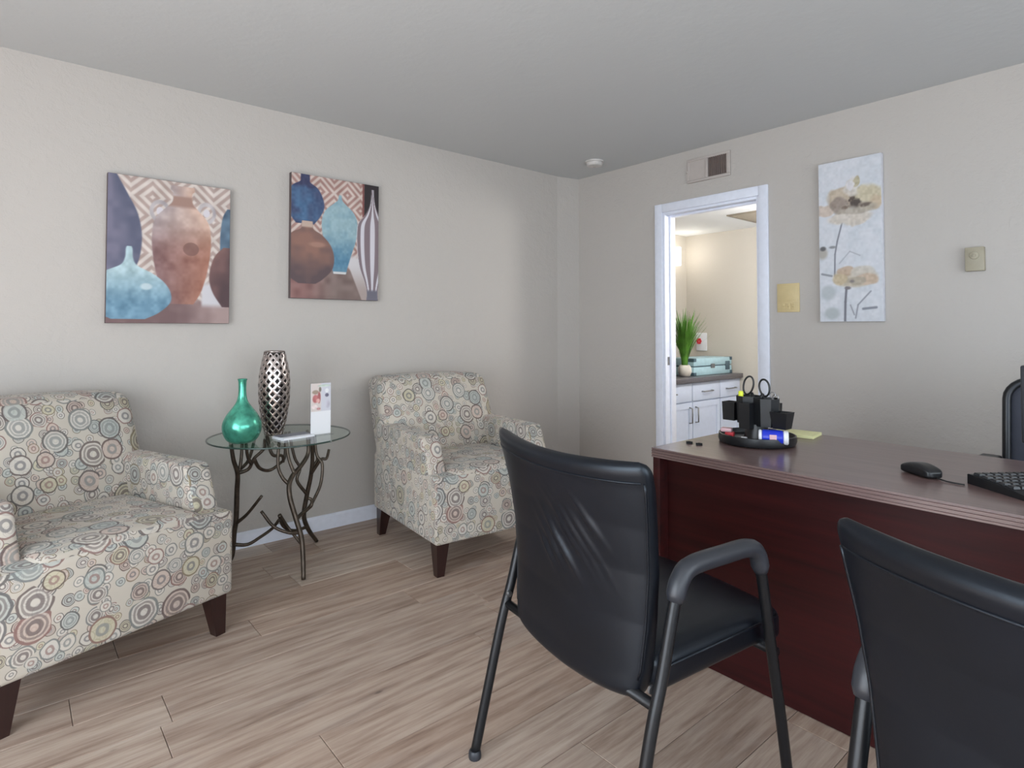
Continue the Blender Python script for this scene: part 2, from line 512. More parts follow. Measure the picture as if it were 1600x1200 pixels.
def baseboard(name, pts, label):
    bm = nb()
    hgt, th = 0.086, 0.014
    for (p, q) in zip(pts, pts[1:]):
        p, q = Vector(p + (0,)), Vector(q + (0,))
        d = (q - p).normalized(); nrm = Vector((d.y, -d.x, 0))
        prof = [(0, 0), (th, 0), (th, hgt - 0.012), (th * 0.45, hgt), (0, hgt)]
        r = [[tuple(e + nrm * a + Vector((0, 0, z))) for a, z in prof] for e in (p, q)]
        loft(bm, r)
    return tag(obj(name, bm, TRIM), label, 'baseboard', kind='structure')
baseboard('baseboard_left', [(XS, YW), (3.395, YW), (XW, 3.392)], 'white baseboard along the wall behind the armchairs')
bm_pts = [(XW, 3.385), (XW, DY1 + 0.066)]
baseboard('baseboard_right', bm_pts, 'white baseboard between the room corner and the doorway')
baseboard('baseboard_rear', [(XW, DY0 - 0.066), (XW, YB)], 'white baseboard along the wall behind the desk')

# doorway casing and jamb
dr = empty('door_1', (XW, (DY0 + DY1) / 2, 0)); tag(dr, 'white cased doorway leading to the cabinet room', 'doorway', kind='structure')
def cas(nm, x0, x1, ya, yb, z0, z1, bev=0.004):
    o = bx(nm, x0, x1, ya, yb, z0, z1, TRIM, None, bev); o.parent = dr
    o.matrix_parent_inverse = Matrix.Translation((-XW, -(DY0 + DY1) / 2, 0)); return o
cw = 0.062
cas('casing', XW - 0.016, XW, DY1, DY1 + cw, 0, DZ + cw); cas('casing', XW - 0.016, XW, DY0 - cw, DY0, 0, DZ + cw)
cas('casing', XW - 0.0158, XW, DY0, DY1, DZ, DZ + cw)
cas('jamb', XW - 0.004, XW + T + 0.004, DY1 - 0.018, DY1, 0, DZ, 0.001); cas('jamb', XW - 0.004, XW + T + 0.004, DY0, DY0 + 0.018, 0, DZ, 0.001)
cas('jamb', XW - 0.004, XW + T + 0.004, DY0 + 0.018, DY1 - 0.018, DZ - 0.018, DZ, 0.001)
cas('door_stop', XW + 0.05, XW + 0.085, DY1 - 0.032, DY1 - 0.018, 0, DZ - 0.018, 0.002)
cas('door_stop', XW + 0.05, XW + 0.085, DY0 + 0.018, DY0 + 0.032, 0, DZ - 0.018, 0.002)
cas('door_stop', XW + 0.05, XW + 0.085, DY0 + 0.032, DY1 - 0.032, DZ - 0.032, DZ - 0.018, 0.002)
o = bx('strike_plate', XW + 0.02, XW + 0.045, DY1 - 0.0195, DY1 - 0.018, 0.93, 0.99, CHROME); o.parent = dr
o.matrix_parent_inverse = Matrix.Translation((-XW, -(DY0 + DY1) / 2, 0))

# ------------------------------------------------------------------ back room shell
BX0, BX1, BY0, BY1, BH = XW + T, 5.2, 1.0, 3.414, 2.125
tag(bx('floor_back', BX0, BX1 + T, BY0, BY1, -0.1, 0.0, SUBFLOOR), 'floor of the small cabinet room beyond the doorway', 'floor', kind='structure')
tag(bx('ceiling_back', BX0, BX1 + T, BY0 - T, BY1 + T, BH, BH + 0.1, BCEIL), 'white ceiling of the small cabinet room', 'ceiling', kind='structure')
tag(bx('wall_back_left', BX0 + 0.003, BX1, BY1, BY1 + T, 0, BH, CREAM), 'cream wall behind the white cabinets, with a lamp standing in for a window strip', 'wall', kind='structure')
tag(bx('wall_back_far', BX1, BX1 + T, BY0 - T, BY1 + T, 0, BH, CREAM), 'cream end wall of the cabinet room', 'wall', kind='structure')
tag(bx('wall_back_right', BX0 + 0.003, BX1, BY0 - T, BY0, 0, BH, CREAM), 'cream wall of the cabinet room hidden behind the doorway wall', 'wall', kind='structure')
d2 = empty('door_2', (BX1, 2.2, 0)); tag(d2, 'white door with casing in the cream end wall', 'door', kind='structure')
bx('casing', -0.016, 0, 0.385, 0.45, 0, 2.08, TRIM, d2, 0.004); bx('casing', -0.016, 0, -0.45, -0.385, 0, 2.08, TRIM, d2, 0.004)
bx('casing', -0.0158, 0, -0.385, 0.385, 2.02, 2.08, TRIM, d2, 0.004); bx('door_leaf', -0.008, 0, -0.385, 0.385, 0.008, 2.02, DOORW, d2, 0.002)

# ------------------------------------------------------------------ armchairs
def rounded(bm, x0, x1, y0, y1, z0, z1, r, n=14, deform=None):
    tmp = nb()
    bmesh.ops.create_cube(tmp, size=2)
    bmesh.ops.subdivide_edges(tmp, edges=tmp.edges[:], cuts=n, use_grid_fill=True)
    hx, hy, hz = (x1 - x0) / 2, (y1 - y0) / 2, (z1 - z0) / 2
    c = Vector(((x0 + x1) / 2, (y0 + y1) / 2, (z0 + z1) / 2))
    def m(t): return math.sin(max(-1, min(1, t)) * math.pi / 2)
    rr = r if isinstance(r, tuple) else (r, r, r)
    mp = {}
    for v in tmp.verts:
        p = [m(v.co.x) * hx, m(v.co.y) * hy, m(v.co.z) * hz]
        h = (hx, hy, hz); q = []; d = []
        for i in range(3):
            k = max(-(h[i] - rr[i]), min(h[i] - rr[i], p[i])); q.append(k); d.append((p[i] - k) / rr[i])
        L = math.sqrt(sum(t * t for t in d))
        if L > 1e-9:
            p = [q[i] + d[i] / L * rr[i] * (1 if L > 0 else 0) for i in range(3)]
        P = Vector(p) + c
        if deform: P = deform(P)
        mp[v.index] = bm.verts.new(P)
    for f in tmp.faces: bm.faces.new([mp[v.index] for v in f.verts])
    tmp.free()
    return bm

def make_armchair():
    e = empty('armchair')
    bm = nb(); box(bm, -0.38, 0.38, -0.40, 0.385, 0.155, 0.478, 0.018, 3)
    obj('seat_base', bm, FABRIC, e, 30, uvbox=(0.11, 0.0))
    def crown(p):
        p = p.copy(); t = max(0.0, 1 - (p.x / 0.30) ** 2)
        if p.z > 0.45: p.z += 0.012 * t
        return p
    bm = nb(); rounded(bm, -0.270, 0.270, -0.392, 0.17, 0.42, 0.492, 0.03, 12, crown)
    obj('seat_cushion', bm, FABRIC, e, 'all', uvbox=(0.47, 0.31))
    for s in (-1, 1):
        def dfm(p):
            p = p.copy(); t = (p.z - 0.46) / 0.19
            if p.y < 0: p.y += 0.075 * t * min(1.0, -p.y / 0.3)
            return p
        bm = nb(); a, b = (0.272, 0.378) if s > 0 else (-0.378, -0.272)
        rounded(bm, a, b, -0.315, 0.37, 0.44, 0.652, 0.022, 10, dfm)
        obj('arm', bm, FABRIC, e, 'all', uvbox=(0.83 + s * 0.2, 0.13))
    def lean(p):
        p = p.copy(); t = (p.z - 0.36) / 0.53
        front = p.y < 0.24
        bul = (1 - (p.x / 0.36) ** 2) * max(0, 1 - (2 * t - 1) ** 2)
        if front: p.y -= 0.03 * bul
        p.y += 0.21 * t
        p.z += 0.012 * (1 - (p.x / 0.36) ** 2) * max(0, t)
        p.x *= 1 + 0.02 * math.sin(t * math.pi)
        return p
    bm = nb(); rounded(bm, -0.366, 0.366, 0.13, 0.352, 0.36, 0.905, (0.055, 0.05, 0.055), 16, lean)
    obj('backrest', bm, FABRIC, e, 'all', uvbox=(0.21, 0.57))
    for sx in (-1, 1):
        for sy in (-1, 1):
            bm = nb(); cx, cy = sx * 0.330, (-0.345 if sy < 0 else 0.34)
            def sq(h, z, dx=0, dy=0): return [(cx + dx + a * h, cy + dy + b * h, z) for a, b in ((-1, -1), (1, -1), (1, 1), (-1, 1))]
            loft(bm, [sq(0.019, 0.0, sx * 0.012, sy * 0.016), sq(0.034, 0.157)])
            obj('leg', bm, DARKWOOD, e)
    return e
a1 = make_armchair()
a1.location = (0.199, 2.766, 0); a1.rotation_euler.z = R(19.1)
tag(a1, 'circle-patterned armchair nearest the viewer, left of the glass table', 'armchair', 'patterned armchairs')
a2 = copy_tree(a1)
a2.location = (1.975, 2.760, 0); a2.rotation_euler.z = R(-5.5)
tag(a2, 'circle-patterned armchair between the glass table and the room corner', 'armchair', 'patterned armchairs')

# ------------------------------------------------------------------ black guest chairs (forward = +x)
def make_guest_chair(wrinkled):
    e = empty('guest_chair')
    HW = 0.287
    for s in (-1, 1):
        y = s * HW
        path = [(-0.305, y, 0.012), (-0.262, y, 0.18), (-0.215, y, 0.36), (-0.182, y, 0.46), (-0.142, y, 0.605), (-0.124, y, 0.648), (-0.086, y, 0.670),
                (0.03, y, 0.671), (0.112, y, 0.668), (0.150, y, 0.650), (0.168, y, 0.60), (0.196, y, 0.46), (0.248, y, 0.20), (0.28, y, 0.012)]
        bm = nb(); tube(bm, spline(path, 6), 0.0135, 12)
        fr = obj('side_frame', bm, BLACKMETAL, e, 'all')
        bm = nb(); sp = spline(path, 6)
        seg = sp[4 * 6:10 * 6 + 1]
        rad = [0.0165] + [0.0215] * (len(seg) - 2) + [0.0165]
        tube(bm, seg, rad, 14); obj('arm_pad', bm, RUBBER, e, 'all')
        for fx in (-0.305, 0.28):
            bm = nb(); lathe(bm, [(0.017, 0.0), (0.018, 0.004), (0.017, 0.018), (0.014, 0.022)], 14, fx, y)
            obj('foot_cap', bm, RUBBER, fr, True)
        bm = nb(); lathe(bm, [(0.004, 0), (0.009, 0.0), (0.009, 0.005), (0.004, 0.007)], 12)
        for v in bm.verts: v.co = Vector((-0.20 + v.co.x, s * (HW - 0.012 - v.co.z * 1.0), 0.43 + v.co.y))
        obj('bolt', bm, CHROME, fr, True)
    bm = nb(); tube(bm, [(-0.200, -HW, 0.40), (-0.198, 0, 0.392), (-0.200, HW, 0.40)], 0.012, 10); obj('crossbar', bm, BLACKMETAL, e, 'all')
    bm = nb(); tube(bm, [(0.232, -HW, 0.385), (0.232, HW, 0.385)], 0.012, 10); obj('crossbar', bm, BLACKMETAL, e, 'all')
    def dome(p):
        p = p.copy()
        if p.z > 0.44: p.z += 0.014 * (1 - (p.y / 0.26) ** 2)
        if p.x > 0.18: p.z -= 0.9 * (p.x - 0.18) ** 2
        return p
    bm = nb(); rounded(bm, -0.165, 0.315, -0.258, 0.258, 0.388, 0.478, (0.04, 0.04, 0.03), 14, dome)
    seat = obj('seat', bm, LEATHER, e, 'all')
    bm = nb()
    ring = [(-0.160, -0.2585), (0.275, -0.2585), (0.311, -0.22), (0.3145, 0.0), (0.311, 0.22), (0.275, 0.2585), (-0.160, 0.2585)]
    tube(bm, [Vector((a, b, 0.452)) for a, b in ring], 0.0035, 6); obj('piping', bm, LEATHER, seat, 'all')
    # backrest: lofted shell, rear face slightly folded
    zs = np.linspace(0, 1, 90)
    Z0, Z1 = 0.395, 0.905
    def wid(z): return float(np.interp(z, [0.395, 0.45, 0.60, 0.75, 0.84, 0.90], [0.228, 0.243, 0.256, 0.270, 0.282, 0.287]))
    def rear(z): return float(np.interp(z, [0.395, 0.45, 0.55, 0.66, 0.76, 0.85, 0.91], [-0.234, -0.230, -0.230, -0.240, -0.262, -0.290, -0.315]))
    rnd = random.Random(3)
    folds = [(-0.075 + 0.024 * i + rnd.uniform(-.004, .004), 0.715 - 0.019 * i + rnd.uniform(-.02, .02), rnd.uniform(.04, .085), rnd.uniform(.006, .009), rnd.uniform(.6, 1.0)) for i in range(-2, 6)]
    def fold(l, z):
        h = 0.0
        for (cl, cz, ln, sg, am) in folds:
            dl, dz = l - cl, z - cz
            a = (dl * -0.62 + dz * -0.78); b = (dl * 0.78 - dz * 0.62)
            h += am * math.exp(-(b / sg) ** 2) * math.exp(-(a / ln) ** 2)
        return h
    N = 160
    rings = []
    for zi in zs:
        z = Z0 + (Z1 - Z0) * zi
        edge = min(1.0, min(zi / 0.05, (1 - zi) / 0.06))
        rs = math.sqrt(max(0.0, 1 - (1 - edge) ** 2)) * 0.9 + 0.1 if edge < 1 else 1.0
        th = 0.078 * rs * (1.0 - 0.25 * zi)
        w = wid(z) - (1 - rs) * 0.022
        mid = rear(z) + 0.039
        r_ = []
        for j in range(N):
            side = 1 if j < N // 2 else -1          # front half of the loop, then the rear half
            ph = math.pi * (0.5 - (j % (N // 2) + 0.5) / (N // 2))
            q = side * (0.55 * math.sin(ph) + 0.45 * ph / (math.pi / 2))
            l = w * q
            s = side * max(0.0, 1 - abs(q) ** 4.76) ** 0.31
            d = th / 2 * s
            u = l / 0.29
            f = mid + d + 0.055 * u * u * (0.35 + 0.65 * zi)
            if d < 0 and wrinkled: f -= 0.0070 * fold(l, z) * min(1, abs(s) * 1.5)
            zz = z - 0.035 * (1 - u * u) * (1 - min(1.0, zi / 0.35)) + 0.012 * (u * u - 0.4) * max(0, (zi - 0.7) / 0.3)
            r_.append((f, l, zz))
        rings.append(r_)
    bm = nb(); loft(bm, rings)
    bk = obj('backrest', bm, LEATHER, e, 'all')
    def rear_pt(l, z, off=0.0):
        zi = (z - Z0) / (Z1 - Z0); u = l / 0.29
        w = wid(z); s = max(0.0, 1 - min(1.0, abs(l) / w) ** 4.76) ** 0.31
        th = 0.078 * (1 - 0.25 * zi)
        return Vector((rear(z) + 0.039 - th / 2 * s + 0.055 * u * u * (0.35 + 0.65 * zi) - off, l, z + 0.012 * (u * u - 0.4) * max(0, (zi - 0.7) / 0.3)))
    bm = nb(); tube(bm, [rear_pt(l, 0.862) for l in np.linspace(-0.272, 0.272, 40)], 0.0028, 6); obj('top_seam', bm, LEATHER, bk, 'all')
    for s in (-1, 1):
        bm = nb(); tube(bm, [rear_pt(s * (wid(z) - 0.006), z) for z in np.linspace(0.43, 0.86, 24)], 0.0028, 6); obj('side_seam', bm, LEATHER, bk, 'all')
    return e
g1 = make_guest_chair(True); g1.location = (1.276, 1.027, 0); g1.rotation_euler.z = R(-6.6)
tag(g1, 'black leather guest chair with creased back, facing the left end of the desk', 'chair', 'black guest chairs')
g2 = make_guest_chair(False); g2.location = (1.150, 0.064, 0); g2.rotation_euler.z = R(-7.6)
tag(g2, 'black leather guest chair with smooth back, cut off by the right edge of view', 'chair', 'black guest chairs')

# ------------------------------------------------------------------ desk
dk = empty('desk', (2.2175, 0.455, 0)); tag(dk, 'dark mahogany office desk with reeded edge and full front panel', 'desk')
DX = -0.3825; DL = 0.905
bm = nb()
# top with reeded edge: stacked strips of a grooved profile on the two visible sides
prof = [(0.000, 0.716), (0.0, 0.7215), (0.0035, 0.7225), (0.0035, 0.7245), (0.0, 0.7255), (0.0, 0.7315), (0.0035, 0.7325), (0.0035, 0.7345), (0.0, 0.7355), (0.0, 0.7415), (0.0035, 0.7425), (0.0035, 0.7445), (0.0, 0.7455), (0.0015, 0.75)]
rings = []
for i_, z in prof:
    rings.append([(DX + i_, -DL + i_, z), (-DX - i_, -DL + i_, z), (-DX - i_, DL, z), (DX + i_, DL, z)])
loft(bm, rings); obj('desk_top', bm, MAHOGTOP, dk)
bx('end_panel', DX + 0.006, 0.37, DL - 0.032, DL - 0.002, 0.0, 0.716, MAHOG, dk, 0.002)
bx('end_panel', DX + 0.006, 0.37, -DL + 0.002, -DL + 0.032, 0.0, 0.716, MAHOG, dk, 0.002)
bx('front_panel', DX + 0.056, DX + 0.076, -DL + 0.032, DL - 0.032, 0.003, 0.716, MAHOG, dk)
for s in (1, -1):
    ya, yb = (DL - 0.43, DL - 0.034) if s > 0 else (-DL + 0.034, -DL + 0.43)
    bx('pedestal', -0.20, 0.345, ya, yb, 0.02, 0.716, MAHOG, dk)
    for z0, z1 in ((0.03, 0.36), (0.37, 0.53), (0.54, 0.705)):
        d = bx('drawer', 0.346, 0.364, ya + 0.005, yb - 0.005, z0, z1, MAHOG, dk, 0.002)
        bm = nb(); m = (ya + yb) / 2; tube(bm, [(0.363, m - .05, (z0 + z1) / 2), (0.383, m - .045, (z0 + z1) / 2), (0.383, m + .045, (z0 + z1) / 2), (0.363, m + .05, (z0 + z1) / 2)], 0.004, 8)
        obj('drawer_handle', bm, CHROME, d, 'all')

# ------------------------------------------------------------------ glass table with branch legs
TC = (1.065, 3.085)
gt = empty('side_table', (TC[0], TC[1], 0)); tag(gt, 'round glass side table on bronze branch-shaped legs between the armchairs', 'table')
def tl(p): return (p[0] - TC[0], p[1] - TC[1], p[2])
bm = nb(); lathe(bm, [(0.3385, 0.6435), (0.3385, 0.6515)], 72); obj('glass_top', bm, GLASS, gt, 60)
bm = nb()
tube(bm, [(0.3395 * math.cos(2 * math.pi * j / 96), 0.3395 * math.sin(2 * math.pi * j / 96), 0.6475) for j in range(96)], 0.0042, 8, closed=True)
obj('glass_rim', bm, GLASSEDGE, gt, 'all')
ZT = 0.6435
LEGS = {
 'front': dict(main=[(1.081, 2.805, 0.004), (1.087, 2.829, 0.096), (1.087, 2.853, 0.188), (1.068, 2.877, 0.279), (1.049, 2.901, 0.37), (1.052, 2.924, 0.431), (1.079, 2.948, 0.47), (1.129, 2.972, 0.506), (1.173, 2.996, 0.559), (1.172, 3.0, ZT)],
   br=[[(1.054, 2.93, 0.43), (1.024, 2.947, 0.472), (1.01, 2.963, 0.532), (1.021, 2.98, ZT)],
       [(1.087, 2.95, 0.475), (1.067, 2.975, 0.549), (1.062, 3.0, ZT)],
       [(1.073, 2.88, 0.271), (1.112, 2.921, 0.279), (1.155, 2.943, 0.293), (1.192, 2.964, 0.326), (1.236, 2.986, 0.395), (1.252, 3.007, 0.489), (1.23, 3.029, 0.539), (1.224, 3.04, ZT)],
       [(1.087, 2.86, 0.21), (1.043, 2.897, 0.209), (0.979, 2.923, 0.246), (0.929, 2.95, 0.322)],
       [(1.155, 2.943, 0.293), (1.166, 2.93, 0.31), (1.172, 2.945, 0.332), (1.160, 2.955, 0.34)]]),
 'right': dict(main=[(1.330, 3.262, 0.004), (1.271, 3.236, 0.09), (1.237, 3.213, 0.178), (1.244, 3.189, 0.294), (1.256, 3.166, 0.401), (1.254, 3.143, 0.502), (1.24, 3.12, ZT)],
   br=[[(1.240, 3.186, 0.299), (1.185, 3.178, 0.381), (1.203, 3.185, 0.443), (1.175, 3.192, 0.505), (1.147, 3.2, ZT)],
       [(1.254, 3.155, 0.444), (1.285, 3.153, 0.481), (1.279, 3.167, 0.532), (1.237, 3.18, ZT)],
       [(1.254, 3.16, 0.409), (1.291, 3.12, 0.486), (1.318, 3.11, 0.491), (1.328, 3.1, 0.54)],
       [(1.262, 3.23, 0.106), (1.176, 3.187, 0.115), (1.106, 3.153, 0.161), (1.072, 3.12, 0.233)],
       [(1.078, 3.13, 0.232), (1.12, 3.15, 0.165), (1.155, 3.13, 0.11), (1.185, 3.10, 0.06)]]),
 'left': dict(main=[(0.850, 3.225, 0.004), (0.869, 3.2, 0.055), (0.872, 3.18, 0.17), (0.875, 3.16, 0.243), (0.872, 3.14, 0.385), (0.868, 3.12, 0.478), (0.843, 3.1, 0.553), (0.824, 3.08, ZT)],
   br=[[(0.871, 3.125, 0.470), (0.889, 3.14, 0.533), (0.898, 3.15, ZT)],
       [(0.870, 3.125, 0.478), (0.917, 3.11, 0.496), (0.937, 3.09, 0.548), (0.977, 3.07, 0.594), (0.974, 3.05, ZT)],
       [(0.927, 3.1, 0.520), (0.901, 3.075, 0.569), (0.885, 3.05, ZT)],
       [(0.872, 3.125, 0.49), (0.933, 3.165, 0.529), (0.977, 3.2, ZT)],
       [(0.937, 3.092, 0.545), (0.975, 3.125, 0.488), (1.031, 3.15, 0.464), (1.089, 3.175, 0.484), (1.126, 3.2, 0.514), (1.130, 3.2, ZT)],
       [(0.875, 3.162, 0.222), (0.912, 3.105, 0.276), (0.963, 3.05, 0.367)],
       [(0.871, 3.19, 0.112), (0.932, 3.167, 0.104), (0.985, 3.145, 0.133), (1.039, 3.123, 0.172), (1.066, 3.1, 0.218)],
       [(1.016, 3.15, ZT), (1.039, 3.133, 0.548), (1.09, 3.14, 0.533), (1.113, 3.18, 0.492)]]),
}
for nm, d in LEGS.items():
    bm = nb(); tube(bm, [Vector(tl(p)) for p in spline(d['main'], 7)], [0.0105, 0.0125, 0.0125, 0.011, 0.009], 10)
    lg = obj('leg', bm, IRON, gt, 'all')
    for b in d['br']:
        bm = nb(); tube(bm, [Vector(tl(p)) for p in spline(b, 7)], [0.0095, 0.008, 0.0075], 8)
        obj('branch', bm, IRON, lg, 'all')

# vases on the table
TZ = 0.6516
gv = empty('bottle_vase', (0.848, 2.985, TZ)); tag(gv, 'shiny green bottle vase with a narrow neck on the glass table', 'vase')
pr = [(0.030, 0.0), (0.048, 0.004), (0.068, 0.018), (0.083, 0.048), (0.0875, 0.078), (0.083, 0.104), (0.068, 0.135), (0.046, 0.165), (0.028, 0.192), (0.0195, 0.22), (0.0172, 0.25), (0.0178, 0.285), (0.0205, 0.300), (0.019, 0.302), (0.0155, 0.298), (0.014, 0.25)]
pp = [tuple(v)[:2] for v in spline([(a, b, 0) for a, b in pr], 4)]
bm = nb(); lathe(bm, pp, 40); obj('body', bm, GREENV, gv, 'all')
bm = nb(); tube(bm, [(0.0198 * math.cos(2 * math.pi * j / 32), 0.0198 * math.sin(2 * math.pi * j / 32), 0.301) for j in range(32)], 0.0022, 6, closed=True); obj('rim', bm, GREENV, gv, 'all')

sv = empty('lattice_vase', (1.040, 3.115, TZ)); tag(sv, 'tall pierced silver lattice vase in the middle of the glass table', 'vase')
def svr(t): return float(np.interp(t, [0, .06, .2, .4, .6, .75, .88, 1.0], [0.040, 0.046, 0.059, 0.071, 0.0735, 0.069, 0.058, 0.046]))
HV, NR, NC = 0.425, 20, 11
def sp_(i, j, rs=1.0):
    t = i / NR; a = 2 * math.pi * (j + 0.5 * (i % 2)) / NC
    return Vector((svr(t) * rs * math.cos(a), svr(t) * rs * math.sin(a), t * HV))
bm = nb()
def quadring(outer, k):
    c = sum(outer, Vector()) / len(outer)
    n_ = 4
    inner = [c + (p - c) * k for p in outer]
    mids_o = outer; 
    vo = [bm.verts.new(p) for p in outer]; vi = [bm.verts.new(p) for p in inner]
    for q in range(n_): bm.faces.new((vo[q], vo[(q + 1) % n_], vi[(q + 1) % n_], vi[q]))
for i in range(0, NR - 1):
    for j in range(NC):
        sh = i % 2
        p = [sp_(i, j), sp_(i + 1, j + (0 if sh == 0 else 1)), sp_(i + 2, j), sp_(i + 1, j - (1 if sh == 0 else 0))]
        if i + 2 <= NR: quadring(p, 0.72 - 0.34 * (i / NR))
bmesh.ops.remove_doubles(bm, verts=bm.verts[:], dist=0.0004)
lat = obj('lattice', bm, SILVER, sv, 'all')
so = lat.modifiers.new('thick', 'SOLIDIFY'); so.thickness = 0.005; so.offset = 1
sb_ = lat.modifiers.new('round', 'BEVEL'); sb_.width = 0.0012; sb_.segments = 1
bm = nb(); lathe(bm, [(svr(k / 20) - 0.012, 0.004 + k / 20 * (HV - 0.012)) for k in range(21)], 28); obj('shade_liner', bm, DARKIN, sv, 'all')  # dark inner wall added, standing for the shade inside the pierced vase
bm = nb(); lathe(bm, [(0.040, 0.0), (0.044, 0.0), (0.046, 0.012), (0.040, 0.016)], 32); obj('base_ring', bm, SILVER, sv, True)
bm = nb(); tube(bm, [(0.046 * math.cos(2 * math.pi * j / 40), 0.046 * math.sin(2 * math.pi * j / 40), HV) for j in range(40)], 0.004, 8, closed=True); obj('top_ring', bm, SILVER, sv, 'all')

# ------------------------------------------------------------------ painted prints (flat artwork)
def sm(x, a, b):
    t = np.clip((x - a) / (b - a), 0, 1); return t * t * (3 - 2 * t)
def vnoise(U, V, su, sv_, seed):
    rg = np.random.RandomState(seed); nu, nv = int(su) + 3, int(sv_) + 3
    g = rg.rand(nv, nu); x = U * su; y = V * sv_
    xi = np.clip(np.floor(x).astype(int), 0, nu - 2); yi = np.clip(np.floor(y).astype(int), 0, nv - 2)
    fx = x - xi; fy = y - yi; fx = fx * fx * (3 - 2 * fx); fy = fy * fy * (3 - 2 * fy)
    return (g[yi, xi] * (1 - fx) + g[yi, xi + 1] * fx) * (1 - fy) + (g[yi + 1, xi] * (1 - fx) + g[yi + 1, xi + 1] * fx) * fy
def put(img, m, c):
    m = np.clip(m, 0, 1)[..., None]; c = np.asarray(c, float)
    return img * (1 - m) + (c if c.ndim == 3 else c[None, None, :]) * m
def grad(a, b, t):
    t = np.clip(t, 0, 1)[..., None]; return np.asarray(a, float) * (1 - t) + np.asarray(b, float) * t
def vase_mask(U, V, u0, prof, asp=1.0, soft=0.012):
    vs_ = [p[0] for p in prof]; sp = spline([(p[0], p[1], 0) for p in prof], 8)
    hw = np.interp(V, [p.x for p in sp], [p.y for p in sp], left=0, right=0)
    inside = (V >= vs_[0]) & (V <= vs_[-1])
    s = (U - u0) / np.maximum(hw, 1e-4)
    return sm(hw - np.abs(U - u0), -soft * 0.3, soft) * inside, s
def ell(U, V, u0, v0, ru, rv, soft=0.08):
    d = np.sqrt(((U - u0) / ru) ** 2 + ((V - v0) / rv) ** 2); return sm(1 - d, 0, soft), d
def diamonds(U, V, p, ca, cb, asp):
    a = (U + V * asp) / p; b = (U - V * asp) / p
    d = np.maximum(np.abs(a - np.floor(a) - .5), np.abs(b - np.floor(b) - .5)) * 2
    k = 0.5 + 0.5 * np.cos(d * math.pi * 4)
    return grad(ca, cb, sm(k, 0.1, 0.9) * 0.85)
def art_one(U, V):
    A = 0.723 / 0.55
    n = vnoise(U, V, 16, 20, 1); n2 = vnoise(U, V, 40, 50, 2)
    img = diamonds(U, V, 0.34, (176, 146, 134), (222, 208, 196), A)
    img = img + (n[..., None] - .5) * 24
    img = put(img, sm(V, .82, .86), grad((112, 76, 76), (168, 134, 128), sm(U, .45, .95) + (n - .5) * .4))
    img = put(img, sm(U, .74, .77) * sm(.97 - U, 0, .03) * sm(V, .68, .74) * sm(.90 - V, 0, .05), (204, 200, 206))
    m, s = vase_mask(U, V, 0.0, [(0, .07), (.12, .15), (.25, .23), (.4, .265), (.55, .25), (.66, .20)]); img = put(img, m, grad((106, 102, 132), (72, 78, 110), s + (n - .5) * .9))
    m, s = vase_mask(U, V, 1.0, [(.15, .03), (.22, .07), (.35, .09), (.5, .09)]); img = put(img, m, grad((88, 128, 158), (40, 66, 96), n))
    for (cu, cv, ru) in ((.40, .22, .085), (.79, .20, .085)):
        e_, d = ell(U, V, cu, cv, ru, ru / A * 1.25); img = put(img, sm(.5 - np.abs(d - .8), .25, .4) * .95, grad((150, 140, 146), (206, 196, 196), n))
        e_, d2_ = ell(U, V, cu, cv, ru * .35, ru * .35); img = put(img, e_, (212, 204, 212))
    m, s = vase_mask(U, V, .585, [(.025, .10), (.055, .105), (.075, .085), (.14, .088), (.19, .14), (.27, .225), (.38, .25), (.5, .245), (.65, .215), (.78, .165), (.865, .105)])
    body = grad((198, 172, 158), (158, 106, 92), sm(V, .25, .55)); body = body + (grad((-26, -20, -6), (18, -6, -20), (s + 1) / 2)) + (n[..., None] - .5) * 34 + (n2[..., None] - .5) * 12
    img = put(img, m, body)
    img = put(img, m * sm(V, .09, .11) * sm(.19 - V, 0, .03), (164, 118, 100))
    img = put(img, m * ell(U, V, .66, .47, .07, .05)[0] * .7, (118, 70, 60))
    m, s = vase_mask(U, V, 1.02, [(.44, .08), (.5, .15), (.58, .19), (.68, .205), (.78, .17), (.88, .09)]); img = put(img, m, grad((128, 80, 74), (74, 46, 50), (s + 1) * .6 + sm(V, .55, .85) * .6 + (n - .5) * .6))
    m, s = vase_mask(U, V, .165, [(.48, .022), (.50, .030), (.56, .035), (.61, .07), (.66, .19), (.72, .285), (.79, .335), (.86, .33), (.93, .24), (.975, .13)])
    body = grad((160, 198, 206), (80, 138, 172), sm(V, .6, .9)) + (n[..., None] - .5) * 40 + (n2[..., None] - .5) * 22
    img = put(img, m, body); img = put(img, ell(U, V, .30, .75, .06, .03, .5)[0] * .7 * m, (206, 224, 228))
    return np.clip(img, 0, 255)
